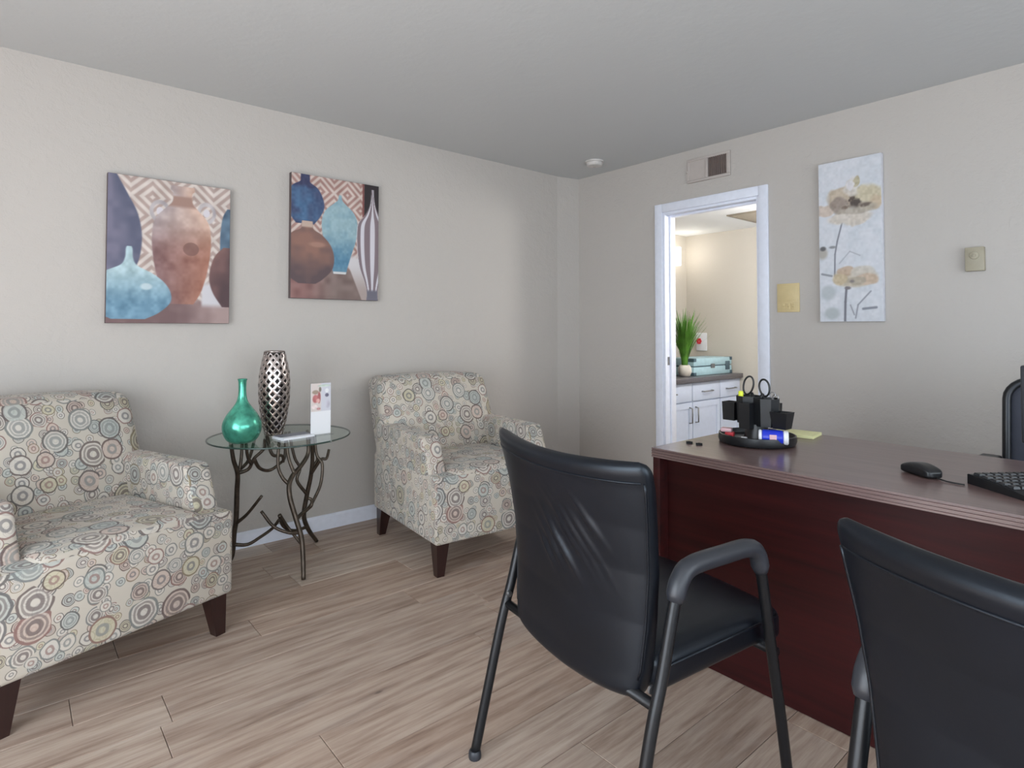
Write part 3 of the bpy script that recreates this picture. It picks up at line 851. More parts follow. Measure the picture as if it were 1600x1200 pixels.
def art_two(U, V):
    A = 0.727 / 0.554
    n = vnoise(U, V, 15, 20, 5); n2 = vnoise(U, V, 40, 50, 6)
    img = diamonds(U, V, 0.31, (168, 116, 104), (216, 196, 182), A) + (n[..., None] - .5) * 20
    img = put(img, sm(V, .72, .78), grad((138, 84, 78), (122, 96, 88), sm(U, .1, .5)) + (n[..., None] - .5) * 30)
    img = put(img, sm(U - .62 - (V - .7) * .55, 0, .02) * sm(V, .6, .66), grad((206, 200, 202), (168, 146, 138), sm(V, .68, .95)))
    img = put(img, sm(U, .815, .825) * sm(.36 - V, 0, .03), (30, 22, 26)); img = put(img, sm(U, .795, .805) * sm(.825 - U, 0, .01) * sm(.30 - V, 0, .02), (128, 52, 48))
    m, s = vase_mask(U, V, .145, [(-.01, .05), (.03, .055), (.06, .06), (.10, .14), (.17, .195), (.25, .215), (.33, .17), (.40, .10)]); img = put(img, m, grad((46, 96, 150), (40, 46, 92), np.abs(s) * .7 + sm(.10 - V, -.02, .04) + (n - .5) * .8) + (n2[..., None] - .5) * 20)
    m, s = vase_mask(U, V, .535, [(.125, .02), (.17, .03), (.20, .07), (.26, .16), (.33, .205), (.42, .21), (.52, .185), (.62, .14), (.72, .10), (.79, .075)])
    img = put(img, m, grad((134, 178, 190), (58, 126, 166), sm(V, .42, .7) + (n - .5) * .5) + (n2[..., None] - .5) * 18); img = put(img, m * sm(V, .765, .775), (206, 206, 204))
    m, s = vase_mask(U, V, .17, [(.375, .06), (.40, .065), (.44, .075), (.48, .17), (.56, .265), (.66, .305), (.76, .28), (.84, .18), (.88, .10)])
    img = put(img, m, grad((146, 92, 74), (84, 62, 66), sm(V, .62, .85) + np.abs(s) * .35 + (n - .5) * .5)); img = put(img, m * sm(.435 - V, 0, .02), (196, 162, 140)); img = put(img, m * ell(U, V, .28, .56, .12, .03, .6)[0] * .6, (190, 130, 104))
    m, s = vase_mask(U, V, .925, [(.04, .018), (.10, .022), (.18, .04), (.26, .09), (.34, .175), (.42, .195), (.58, .19), (.72, .16), (.84, .10), (.93, .07), (1.0, .075)])
    st = 0.5 + 0.5 * np.cos(np.arcsin(np.clip(s, -.99, .99)) * 9); img = put(img, m, grad((122, 100, 108), (206, 202, 212), sm(st, .45, .75))); img = put(img, m * sm(V, .90, .93), (96, 94, 112))
    return np.clip(img, 0, 255)
def art_flower(U, V):
    A = 0.912 / 0.326
    n = vnoise(U, V, 10, 26, 11); n2 = vnoise(U, V, 26, 70, 12)
    img = grad((214, 217, 226), (200, 208, 218), n) + (n2[..., None] - .5) * 12
    def line(pts, w, c, a=1.0):
        nonlocal img
        for (p, q) in zip(pts, pts[1:]):
            dx, dy = q[0] - p[0], (q[1] - p[1]) * A; L = dx * dx + dy * dy
            t = np.clip(((U - p[0]) * dx + (V - p[1]) * A * dy) / L, 0, 1)
            d = np.sqrt((U - p[0] - t * dx) ** 2 + ((V - p[1]) * A - t * dy) ** 2); img = put(img, sm(w - d, -w * .4, w * .6) * a, c)
    line([(.38, .39), (.30, .50), (.26, .58), (.25, .72)], .014, (122, 126, 140)); line([(.44, .79), (.42, .88), (.41, 1.0)], .02, (108, 110, 124))
    line([(.66, .60), (.50, .57), (.33, .64)], .012, (168, 174, 186), .8); line([(.58, .98), (.62, .90), (.82, .82)], .014, (140, 144, 158), .9)
    line([(.70, .925), (.90, .918)], .022, (116, 122, 138), .9); line([(.04, .70), (.20, .715)], .02, (130, 136, 146), .9); line([(.56, .96), (.5, .90)], .012, (150, 154, 166))
    img = put(img, ell(U, V, .14, .82, .16, .06, .5)[0] * .6, (160, 174, 178)); img = put(img, ell(U, V, .2, .95, .17, .05, .5)[0] * .7, (162, 174, 176))
    img = put(img, ell(U, V, .05, .57, .12, .05, .6)[0] * .8, (168, 158, 140)); img = put(img, ell(U, V, .06, .54, .07, .02, .6)[0], (92, 92, 94)); img = put(img, ell(U, V, .22, .535, .08, .012, .6)[0] * .8, (120, 120, 124))
    for (cu, cv, ru, rv, c, a) in ((.08, .30, .16, .035, (206, 180, 158), .9), (.40, .24, .24, .075, (196, 172, 140), .95), (.80, .255, .24, .075, (206, 190, 148), .95), (.50, .36, .36, .04, (214, 200, 182), .9), (.62, .39, .14, .035, (210, 196, 178), .9),
                                   (.55, .17, .12, .06, (214, 206, 196), .8), (.62, .145, .07, .035, (186, 172, 128), .9), (.52, .165, .06, .03, (220, 216, 220), .9), (.34, .28, .14, .05, (150, 130, 116), .9), (.92, .29, .10, .04, (206, 178, 140), .9), (.60, .31, .34, .035, (172, 158, 138), .8)):
        e_, d = ell(U + (n - .5) * .1, V + (n - .5) * .025, cu, cv, ru * 1.18, rv * 1.22, .30); img = put(img, e_ * a, np.asarray(c, float) + (n2[..., None] - .5) * 26)
    for (cu, cv, ru, rv, c) in ((.60, .275, .13, .04, (70, 58, 52)), (.54, .25, .07, .025, (82, 66, 56)), (.75, .295, .10, .018, (100, 84, 72)), (.44, .295, .10, .016, (120, 96, 80))):
        img = put(img, ell(U + (n2 - .5) * .08, V, cu, cv, ru, rv, .7)[0] * .95, c)
    for (cu, cv, ru, rv, c) in ((.58, .735, .37, .055, (200, 182, 152)), (.45, .69, .14, .03, (196, 160, 126)), (.70, .70, .2, .035, (206, 196, 180)), (.76, .745, .18, .035, (206, 172, 140)), (.34, .74, .14, .035, (204, 178, 132)), (.6, .755, .16, .025, (178, 164, 140))):
        img = put(img, ell(U + (n - .5) * .08, V, cu, cv, ru * 1.12, rv * 1.2, .30)[0] * .88, np.asarray(c, float) + (n2[..., None] - .5) * 22)
    img = put(img, ell(U, V, .53, .755, .06, .014, .8)[0], (128, 118, 116)); img = put(img, ell(U, V, .46, .795, .07, .014, .6)[0], (120, 112, 116))
    return np.clip(img, 0, 255)
def print_grid(name, w, h, nu, nv, fn, mat, parent, sat=0.72):
    """grid in local x (right) z (up), facing -y"""
    us = np.linspace(0, 1, nu); vs_ = np.linspace(0, 1, nv)
    U, V = np.meshgrid(us, vs_)
    img = fn(U, V)
    g = img.mean(-1, keepdims=True)
    img = ((g + (img - g) * sat) * 0.86 + np.array([168., 160., 160.]) * 0.14) / 255.0  # glare haze over the prints mixed into their colours
    li = np.where(img <= 0.04045, img / 12.92, ((img + 0.055) / 1.055) ** 2.4)
    co = np.stack([(U - .5) * w, np.zeros_like(U), (.5 - V) * h], -1).reshape(-1, 3)
    idx = np.arange(nu * nv).reshape(nv, nu)
    fc = np.stack([idx[1:, :-1], idx[1:, 1:], idx[:-1, 1:], idx[:-1, :-1]], -1).reshape(-1, 4)
    me = bpy.data.meshes.new(name); me.from_pydata(co.tolist(), [], fc.tolist())
    at = me.color_attributes.new('print', 'FLOAT_COLOR', 'POINT')
    at.data.foreach_set('color', np.concatenate([li.reshape(-1, 3), np.ones((nu * nv, 1))], 1).astype(np.float32).ravel())
    me.materials.append(mat)
    o = bpy.data.objects.new(name, me); COL.objects.link(o); o.parent = parent
    return o
def canvas(loc, rz, w, h, fn, nu, nv, label, edge):
    e = empty('canvas_painting', loc, rz)
    bx('canvas', -w / 2, w / 2, -0.034, -0.002, -h / 2, h / 2, edge, e, 0.0015)
    p = print_grid('printed_face', w - 0.003, h - 0.003, nu, nv, fn, PRINT, e); p.location = (0, -0.0346, 0)
    tag(e, label, 'painting', 'canvas paintings')
canvas((0.620, YW, 1.582), 0, 0.550, 0.723, art_one, 190, 250, 'canvas of a tall brown jug behind a squat teal vase', CANVAS)
canvas((1.497, YW, 1.733), 0, 0.554, 0.727, art_two, 190, 250, 'canvas of blue, brown and striped vases beside a dark strip', CANVAS)
canvas((XW, 1.297, 1.689), R(-90), 0.326, 0.912, art_flower, 150, 400, 'narrow white canvas of two beige poppies on the doorway wall', CANVASW)

# card and brochure on the glass table
def card_art(U, V):
    n = vnoise(U, V, 8, 14, 21)
    img = np.ones(U.shape + (3,)) * np.array([236, 238, 242.])
    top = sm(.56 - V, 0, .02)
    img = put(img, top, grad((222, 204, 196), (206, 208, 220), sm(U, .45, .55)))
    for (cu, cv, ru, rv, c) in ((.22, .17, .2, .05, (150, 124, 100)), (.45, .12, .08, .06, (120, 112, 92)), (.22, .30, .18, .10, (204, 92, 92)), (.40, .28, .10, .14, (176, 70, 70)), (.35, .34, .12, .05, (226, 150, 140)), (.18, .46, .18, .05, (238, 214, 210)), (.38, .50, .12, .03, (196, 120, 120)), (.80, .15, .12, .05, (244, 246, 248)), (.80, .24, .12, .045, (96, 92, 118)), (.85, .42, .13, .1, (190, 186, 204)), (.66, .05, .4, .03, (186, 206, 190))):
        img = put(img, ell(U, V, cu, cv, ru, rv, .4)[0], np.asarray(c, float) + (n[..., None] - .5) * 50)
    return np.clip(img, 0, 255)
ch_ = empty('card_holder', (1.222, 2.955, TZ), R(4)); tag(ch_, 'upright leaflet in a clear stand at the right of the glass table', 'leaflet')
bx('holder_base', -0.058, 0.058, -0.03, 0.05, 0.0, 0.0025, CLEAR, ch_); bx('holder_back', -0.056, 0.056, 0.0045, 0.0070, 0.0025, 0.20, CLEAR, ch_)
lf = bx('leaflet', -0.054, 0.054, 0.0018, 0.0040, 0.0028, 0.262, WHITEP, ch_)
p = print_grid('printed_face', 0.107, 0.258, 60, 130, card_art, CARDP, lf); p.location = (0, 0.0013, 0.133)
br_ = empty('brochure', (1.088, 2.972, TZ), R(8)); tag(br_, 'white folded brochure lying flat in front of the silver vase', 'brochure')
for k in range(4): bx('page', -0.085 + k * .002, 0.085 - k * 0.001, -0.055, 0.052, k * 0.0027, k * 0.0027 + 0.0025, WHITEP, br_)
bx('cover', -0.080, 0.086, -0.022, 0.0535, 0.0109, 0.0121, simple('grey_cover', (120, 124, 136), 0.3), br_)

# ------------------------------------------------------------------ wall fittings
# air vent above the doorway
av = empty('air_vent', (XW, 2.186, 2.288), R(-90)); tag(av, 'beige wall vent with a dark square opening above the doorway', 'vent')
w2, h2 = 0.162, 0.083
for (a, b, c, d) in ((-w2, w2, h2 - .018, h2), (-w2, w2, -h2, -h2 + .018), (-w2, -w2 + .018, -h2 + .018, h2 - .018), (w2 - .026, w2, -h2 + .018, h2 - .018), (-.022, .0, -h2 + .018, h2 - .018)):
    bx('vent_frame', a, b, -0.016, 0, c, d, VENTM, av, 0.003)
bx('blank_plate', -w2 + .018, -.022, -0.010, 0, -h2 + .018, h2 - .018, VENTM, av)
bx('duct_back', 0.0, w2 - .026, -0.003, 0.0, -h2 + .018, h2 - .018, VENTD, av)
for k in range(9):
    x = 0.008 + k * 0.0150
    bm = nb(); prism(bm, [(x, -0.014), (x + 0.0015, -0.014), (x + 0.006, -0.003), (x + 0.0045, -0.003)], 2, -h2 + .018, h2 - .018); obj('louvre', bm, VENTD, av)
bx('lever', -w2 - 0.006, -w2 + 0.006, -0.022, -0.012, -0.012, 0.004, VENTM, av, 0.002)
# switch plate
sw = empty('switch_plate', (XW, 1.656, 1.381), R(-90)); tag(sw, 'ivory switch plate on the wall between doorway and poppy canvas', 'switch')
bx('plate', -0.068, 0.068, -0.008, 0, -0.087, 0.087, IVORY, sw, 0.003)
bx('blank_insert', -0.05, 0.05, -0.0095, -0.006, -0.022, 0.07, IVORY, sw, 0.0015)
for k in (-1, 0, 1):
    s_ = bx('switch_slot', k * 0.030 - 0.010, k * 0.030 + 0.010, -0.0095, -0.006, -0.072, -0.034, IVORY, sw, 0.001)
    bx('toggle', k * 0.030 - 0.004, k * 0.030 + 0.004, -0.019, -0.009, -0.056, -0.046, IVORY, s_, 0.0015)
# thermostat
th_ = empty('thermostat', (XW, 0.739, 1.5325), R(-90)); tag(th_, 'small beige thermostat box with round dial on the bare wall', 'thermostat')
bx('case', -0.038, 0.038, -0.030, 0, -0.058, 0.058, BEIGEP, th_, 0.003)
bm = nb(); lathe(bm, [(0.019, 0), (0.019, 0.006), (0.016, 0.008), (0.008, 0.008), (0.007, 0.011), (0.002, 0.012)], 28)
for v in bm.verts: v.co = Vector((v.co.x, -0.030 - v.co.z, 0.018 + v.co.y))
obj('dial', bm, BEIGEP, th_, True)
# smoke detector
sd = empty('smoke_detector', (3.30, 2.945, H)); tag(sd, 'round white smoke detector on the ceiling near the corner', 'smoke detector')
bm = nb(); lathe(bm, [(0.068, 0.0), (0.068, -0.010), (0.060, -0.012)], 36); obj('base', bm, SMOKEM, sd, True)
bm = nb(); lathe(bm, [(0.060, -0.012), (0.060, -0.026), (0.052, -0.036), (0.02, -0.040)], 36); obj('cover', bm, SMOKEM, sd, True)
bm = nb(); lathe(bm, [(0.010, -0.039), (0.010, -0.043), (0.006, -0.044)], 16); obj('test_button', bm, VENTM, sd, True)
# ------------------------------------------------------------------ things on the desk
DZT = 0.7502
og = empty('desk_organizer', (2.222, 1.150, DZT)); tag(og, 'black rotary desk organizer on the far left of the desk', 'organizer')
bm = nb(); lathe(bm, [(0.118, 0.0), (0.138, 0.004), (0.142, 0.016), (0.140, 0.036), (0.135, 0.037), (0.130, 0.020), (0.120, 0.014), (0.02, 0.014)], 56); obj('base_tray', bm, BLACKPLASTIC, og, True)
bm = nb(); lathe(bm, [(0.05, 0.014), (0.045, 0.03), (0.04, 0.075), (0.03, 0.08)], 28); obj('stem', bm, BLACKPLASTIC, og, True)
def cup(nm, cx, cy, r, z0, z1, n=6, flare=1.08, rot=0.0):
    bm = nb(); rs = []
    def ring(rad, z): return [(cx + rad * math.cos(rot + 2 * math.pi * j / n), cy + rad * math.sin(rot + 2 * math.pi * j / n), z) for j in range(n)]
    loft(bm, [ring(r, z0), ring(r * flare, z1), ring(r * flare - 0.004, z1), ring(r * 0.9, z0 + 0.008)])
    return obj(nm, bm, BLACKPLASTIC, og, 30)
cup('pen_cup', 0.0, 0.030, 0.046, 0.075, 0.180, 8); cup('pen_cup', 0.0, -0.040, 0.046, 0.070, 0.176, 8)
cup('side_cup', -0.012, 0.098, 0.034, 0.080, 0.152, 4, 1.1, R(45)); cup('side_cup', -0.018, -0.108, 0.034, 0.070, 0.132, 4, 1.35, R(45)); cup('side_cup', 0.075, -0.02, 0.04, 0.07, 0.15, 4, 1.1, R(45))
cup('front_pocket', -0.052, 0.012, 0.030, 0.060, 0.158, 4, 1.05, R(45))
# scissors standing in the cup
sc_ = empty('scissors', (2.222, 1.150, DZT)); tag(sc_, 'black-handled scissors standing in the desk organizer', 'scissors')
def loop(cy, cz, ry, rz_, tilt, nm):
    bm = nb(); pts = []
    for j in range(28):
        a = 2 * math.pi * j / 28
        y, z = ry * math.cos(a), rz_ * math.sin(a) * (1.0 if math.sin(a) > 0 else 1.15)
        pts.append((0.004, cy + y * math.cos(tilt) - z * math.sin(tilt), cz + y * math.sin(tilt) + z * math.cos(tilt)))
    tube(bm, pts, 0.0038, 8, closed=True); obj(nm, bm, BLACKPLASTIC, sc_, 'all')
loop(0.034, 0.222, 0.020, 0.034, R(14), 'handle_loop'); loop(-0.030, 0.217, 0.020, 0.030, R(-8), 'handle_loop')
for y0_, y1_ in ((0.022, -0.014), (-0.024, 0.012)):
    bm = nb(); tube(bm, [(0.004, y0_, 0.192), (0.004, y0_ * .6, 0.172), (0.004, y1_ * .5, 0.125)], [0.006, 0.007, 0.006], 8); obj('shank', bm, BLACKPLASTIC, sc_, 'all')
    bm = nb(); tube(bm, [(0.004, y1_ * .5, 0.125), (0.004, y1_, 0.086)], [0.005, 0.002], 6); obj('blade', bm, CHROME, sc_, 'all')
hl = empty('highlighter', (2.222 - 0.030, 1.150 + 0.048, DZT)); tag(hl, 'yellow highlighter tip showing above the organizer cup', 'highlighter')
bm = nb(); lathe(bm, [(0.006, 0.086), (0.0075, 0.088), (0.0075, 0.150)], 14); obj('barrel', bm, BLACKPLASTIC, hl, True)
bm = nb(); lathe(bm, [(0.0088, 0.150), (0.0095, 0.152), (0.0095, 0.196), (0.006, 0.199)], 14); obj('cap', bm, YEL, hl, True)
for k, (px_, py_, lb) in enumerate(((-0.004, -0.066, 'grey metal key ring hanging at the right rim of the organizer'),)):
    kr = empty('key_ring', (2.222 + px_, 1.150 + py_, DZT)); tag(kr, lb, 'key ring')
    for q in range(2):
        bm = nb(); tube(bm, [(0.002 * q, -0.010 * q + 0.011 * math.cos(2 * math.pi * j / 20), 0.190 - 0.008 * q + 0.011 * math.sin(2 * math.pi * j / 20)) for j in range(20)], 0.002, 6, closed=True); obj('ring', bm, CHROME, kr, 'all')
    bm = nb(); tube(bm, [(0, 0, 0.180), (0, 0.004, 0.13)], 0.003, 6); obj('key', bm, CHROME, kr, 'all')
# wrapped roll, blue label with white ends
rl = empty('wrapped_roll', (2.222 - 0.062, 1.150 - 0.086, DZT + 0.0415), R(26)); tag(rl, 'blue and white wrapped packet lying in the organizer tray', 'packet')
def pill(nm, y0_, y1_, r, mat, rz2=0.026):
    bm = nb(); rg = []
    for y, k in ((y0_, 0.85), (y0_ + .003, 1), (y1_ - .003, 1), (y1_, 0.85)):
        rg.append([(r * k * math.cos(2 * math.pi * j / 24), y, rz2 * k * math.sin(2 * math.pi * j / 24)) for j in range(24)])
    loft(bm, rg); return obj(nm, bm, mat, rl, 30)
pill('label', -0.042, 0.030, 0.0255, BLUE); pill('white_end', -0.060, -0.042, 0.025, WHITEP, 0.0255); pill('white_end', 0.030, 0.042, 0.025, WHITEP, 0.0255)
bm = nb(); rounded(bm, -0.0265, -0.0235, -0.020, 0.004, -0.010, 0.012, 0.0014, 6); obj('label_spot', bm, PINKW, rl, 'all')
rw = empty('wrapped_item', (2.222 - 0.035, 1.150 + 0.108, DZT + 0.015), R(20)); tag(rw, 'red and white wrapped item at the left of the organizer tray', 'wrapper')
bx('red_half', -0.018, 0.018, -0.030, 0.004, 0.0, 0.018, RED, rw, 0.004); bx('white_half', -0.017, 0.017, -0.022, 0.020, 0.018, 0.034, PINKW, rw, 0.004)
pc = tag(bx('paper_scrap', -0.022, 0.022, -0.012, 0.012, 0, 0.018, WHITEP, None, 0.004, loc=(2.222 - 0.108, 1.150 - 0.005, DZT + 0.0155), rot=(0, 0, R(25))), 'small white crumpled scrap at the front of the organizer tray', 'paper')
# note pad
npd = empty('note_pad', (2.50, 1.125, DZT), R(8)); tag(npd, 'pale yellow note pad behind the black organizer', 'note pad')
bx('backing', -0.065, 0.065, -0.085, 0.085, 0, 0.002, BEIGEP, npd); bx('sheets', -0.063, 0.063, -0.083, 0.083, 0.002, 0.014, YELLOWPAD, npd, 0.001)
# two binder clips
for k, (x, y, lb) in enumerate(((2.010, 1.312, 'small black clip nearest the left desk corner'), (2.010, 1.270, 'small black clip second from the left desk corner'))):
    e = empty('binder_clip', (x, y, DZT), R(35)); tag(e, lb, 'clip', 'black clips on the desk')
    bm = nb(); prism(bm, [(-0.011, 0), (0.011, 0), (0.003, 0.008), (-0.003, 0.008)], 1, -0.012, 0.012); obj('clip_body', bm, BLACKPLASTIC, e)
    bm = nb(); tube(bm, [(-0.004, -0.006, 0.0078), (-0.014, -0.005, 0.010), (-0.014, 0.005, 0.010), (-0.004, 0.006, 0.0078)], 0.0012, 6); obj('wire_handle', bm, BLACKMETAL, e, 'all')
# mouse
ms = empty('computer_mouse', (2.112, 0.575, DZT), math.atan2(-0.80, -0.60)); tag(ms, 'black wired mouse on the desk left of the keyboard', 'mouse')
def mouse_d(p):
    p = p.copy(); t = (p.x + 0.058) / 0.116
    zz = p.z / 0.038
    p.z = zz * (0.016 + 0.022 * math.sin(min(1, max(0, 0.12 + 0.80 * (1 - t))) * math.pi) ** 0.8)
    p.y *= 1 - 0.18 * t - 0.10 * math.sin(t * math.pi)
    return p
bm = nb(); rounded(bm, -0.058, 0.058, -0.034, 0.034, 0.0, 0.038, (0.02, 0.02, 0.012), 14, mouse_d); mb_ = obj('shell', bm, BLACKPLASTIC, ms, 'all')
bm = nb(); tube(bm, [(0.030, 0.0035 * math.cos(a), 0) for a in (0, 1)], 0.001, 4); bm.free()
bm = nb(); lathe(bm, [(0.004, -0.0035), (0.008, -0.002), (0.008, 0.002), (0.004, 0.0035)], 16)
for v in bm.verts: v.co = Vector((0.030 + v.co.x, v.co.z, 0.0255 + v.co.y))
obj('scroll_wheel', bm, DARKPLASTIC, ms, True)
bm = nb(); tube(bm, [Vector(p) for p in spline([(0.056, 0, 0.006), (0.085, 0.008, 0.003), (0.11, 0.020, 0.0026), (0.124, 0.030, 0.0026)], 6)], 0.0022, 6); obj('cable', bm, BLACKPLASTIC, ms, 'all')
# keyboard
kb = empty('keyboard', (2.187, 0.276, DZT), math.atan2(-0.60, 0.80)); tag(kb, 'black keyboard turned at an angle on the desk under the monitor', 'keyboard')
KL, KW = 0.36, 0.19
bm = nb(); prism(bm, [(-KW / 2, 0.006), (-KW / 2 + .004, 0.0), (KW / 2, 0.0), (KW / 2, 0.026), (KW / 2 - .004, 0.028), (-KW / 2 + 0.05, 0.019), (-KW / 2 + .004, 0.012)], 0, -KL / 2, KL / 2); obj('case', bm, BLACKPLASTIC, kb)
kme = None
for r_i in range(5):
    for c_i in range(15):
        x = -KL / 2 + 0.018 + c_i * 0.0231; y = -KW / 2 + 0.062 + r_i * 0.0265
        z = 0.0195 + (y + KW / 2 - 0.05) / (KW - 0.054) * 0.009
        if kme is None:
            bm = nb(); loft(bm, [[(a * .0100, b * .0110, 0) for a, b in ((-1, -1), (1, -1), (1, 1), (-1, 1))], [(a * .0078, b * .0086, 0.006) for a, b in ((-1, -1), (1, -1), (1, 1), (-1, 1))]])
            o = obj('key', bm, KEYM, kb); kme = o.data
        else:
            o = bpy.data.objects.new('key', kme); COL.objects.link(o); o.parent = kb
        o.location = (x, y, z); o.rotation_euler.x = 0.065
# monitor seen edge-on at the frame edge
mn = empty('monitor', (2.50, 0.105, DZT)); tag(mn, 'black monitor back at the right edge, above the keyboard', 'monitor')
bx('screen_shell', -0.022, 0.012, -0.295, 0.295, 0.075, 0.325, DARKPLASTIC, mn, 0.006); bx('screen', 0.012, 0.014, -0.285, 0.285, 0.09, 0.315, simple('added_screen_glow', (60, 80, 120), 0.3, emit=((196, 216, 255), 2.2)), mn)  # glow of the unseen screen side added to light the wall behind
bx('rear_bulge', -0.055, -0.021, -0.16, 0.16, 0.11, 0.28, DARKPLASTIC, mn, 0.012, 3); bx('neck', -0.028, 0.004, -0.035, 0.035, 0.012, 0.16, BLACKPLASTIC, mn, 0.004); bx('stand_foot', -0.06, 0.08, -0.09, 0.09, 0, 0.012, BLACKPLASTIC, mn, 0.005)

# ------------------------------------------------------------------ office chair behind the desk (faces -x)
oc = empty('office_chair', (2.93, 0.305, 0)); tag(oc, 'dark mesh-back office chair behind the desk beside the monitor', 'office chair')
bm = nb()
W_, Z0_, Z1_, rr_ = 0.235, 0.50, 0.985, 0.075
pts = []
for (cy, cz, a0) in ((W_ - rr_, Z1_ - rr_, 0), (-W_ + rr_, Z1_ - rr_, 90), (-W_ + rr_, Z0_ + rr_, 180), (W_ - rr_, Z0_ + rr_, 270)):
    for k in range(7):
        a = R(a0 + k * 15); y, z = cy + rr_ * math.cos(a), cz + rr_ * math.sin(a)
        pts.append((0.16 + 0.10 * (z - 0.5) - 0.05 * (y / W_) ** 2, y, z))
tube(bm, pts, 0.015, 10, closed=True); bf = obj('back_frame', bm, BLACKPLASTIC, oc, 'all')
bm = nb(); ny, nz = 14, 22; gv_ = []
for i in range(nz + 1):
    z = Z0_ + 0.004 + (Z1_ - Z0_ - 0.008) * i / nz; rowv = []
    dz = max(0, abs(z - (Z0_ + Z1_) / 2) - ((Z1_ - Z0_) / 2 - rr_)); hw = W_ - rr_ + math.sqrt(max(0, rr_ ** 2 - dz ** 2)) - 0.002
    for j in range(ny + 1):
        y = hw * (2 * j / ny - 1); rowv.append(bm.verts.new((0.155 + 0.10 * (z - 0.5) - 0.05 * (y / W_) ** 2 + 0.012, y, z)))
    gv_.append(rowv)
for i in range(nz):
    for j in range(ny): bm.faces.new((gv_[i][j], gv_[i][j + 1], gv_[i + 1][j + 1], gv_[i + 1][j]))
mp_ = obj('mesh_panel', bm, MESHB, oc, 'all'); so = mp_.modifiers.new('thick', 'SOLIDIFY'); so.thickness = 0.003
bm = nb(); tube(bm, [(0.18, -0.20, 0.66), (0.215, 0, 0.66), (0.18, 0.20, 0.66)], 0.012, 8); obj('lumbar_bar', bm, BLACKPLASTIC, oc, 'all')
bm = nb(); tube(bm, spline([(0.06, 0, 0.40), (0.20, 0, 0.42), (0.225, 0, 0.52), (0.21, 0, 0.66)], 5), 0.018, 10); obj('back_bracket', bm, BLACKPLASTIC, oc, 'all')
bm = nb(); rounded(bm, -0.25, 0.20, -0.245, 0.245, 0.42, 0.50, (0.05, 0.05, 0.03), 10); obj('seat', bm, MESHB, oc, 'all')
for s in (-1, 1):
    bm = nb(); tube(bm, spline([(0.0, s * 0.22, 0.43), (0.0, s * 0.275, 0.45), (0.0, s * 0.28, 0.60), (0.0, s * 0.28, 0.655)], 5), 0.015, 8); am = obj('arm_post', bm, BLACKPLASTIC, oc, 'all')
    bx('arm_pad', -0.12, 0.12, s * 0.28 - 0.035, s * 0.28 + 0.035, 0.655, 0.685, BLACKPLASTIC, am, 0.01, 3)
bm = nb(); lathe(bm, [(0.028, 0.10), (0.028, 0.30), (0.018, 0.30), (0.018, 0.42)], 20); obj('gas_lift', bm, BLACKMETAL, oc, True)
for k in range(5):
    a = R(72 * k + 20); c, s = math.cos(a), math.sin(a)
    bm = nb(); tube(bm, [(0.02 * c, 0.02 * s, 0.115), (0.28 * c, 0.28 * s, 0.075)], [0.024, 0.015], 8); sg = obj('base_arm', bm, BLACKPLASTIC, oc, 'all')
    bm = nb(); lathe(bm, [(0.014, -0.022), (0.028, -0.020), (0.028, 0.020), (0.014, 0.022)], 16)
    for v in bm.verts: v.co = Vector((0.28 * c + v.co.x * c - v.co.z * s, 0.28 * s + v.co.x * s + v.co.z * c, 0.0285 + v.co.y))
    obj('caster', bm, BLACKPLASTIC, sg, True)

# ------------------------------------------------------------------ cabinet room beyond the doorway
CZ = 0.739; CYF = 2.845
units = [(3.76, 4.41, 'white cabinet nearest the doorway, behind the left jamb'), (4.41, 4.845, 'white cabinet with drawer and door under the grass plant'), (4.845, 5.195, 'white cabinet at the far wall under the teal case')]
for (xa, xb, lb) in units:
    cbn = empty('base_cabinet', ((xa + xb) / 2, 3.13, 0)); tag(cbn, lb, 'cabinet', 'white base cabinets')
    h = (xb - xa) / 2; yf = CYF - 3.13
    bx('carcass', -h + .001, h - .001, yf + 0.02, 0.28, 0.09, CZ, CAB, cbn); bx('toe_kick', -h + .001, h - .001, yf + 0.07, 0.28, 0.0, 0.09, DARKPLASTIC, cbn)
    dw = bx('drawer', -h + .004, h - .004, yf, yf + 0.02, 0.582, CZ - 0.006, CAB, cbn, 0.002)
    bm = nb(); tube(bm, [(-0.075, yf, 0.655), (-0.07, yf - 0.025, 0.655), (0.07, yf - 0.025, 0.655), (0.075, yf, 0.655)], 0.0055, 8); obj('drawer_handle', bm, CHROME, dw, 'all')
    ddr = empty('door', (0, 0, 0)); ddr.parent = cbn
    dd = bx('door_panel', -h + .004, h - .004, yf + 0.006, yf + 0.02, 0.10, 0.572, CAB, ddr)
    f = 0.05
    for (a, b, c, d) in ((-h + .004, h - .004, 0.10, 0.10 + f), (-h + .004, h - .004, 0.572 - f, 0.572), (-h + .004, -h + .004 + f, 0.10 + f, 0.572 - f), (h - .004 - f, h - .004, 0.10 + f, 0.572 - f)):
        bx('door_rail', a, b, yf, yf + 0.0062, c, d, CAB, ddr)
    hx = -h + 0.045 if xa > 4.3 else h - 0.045
    bm = nb(); tube(bm, [(hx, yf, 0.40), (hx, yf - 0.028, 0.405), (hx, yf - 0.028, 0.525), (hx, yf, 0.53)], 0.006, 8); obj('door_handle', bm, CHROME, ddr, 'all')
ct = empty('worktop', (4.475, 3.12, CZ)); tag(ct, 'dark grey worktop across the white cabinets', 'countertop')
bx('slab', -0.735, 0.722, -0.305, 0.292, 0.0, 0.042, COUNTER, ct, 0.003); bx('upstand', -0.735, 0.722, 0.278, 0.292, 0.042, 0.12, COUNTER, ct, 0.002)
CT = CZ + 0.0422
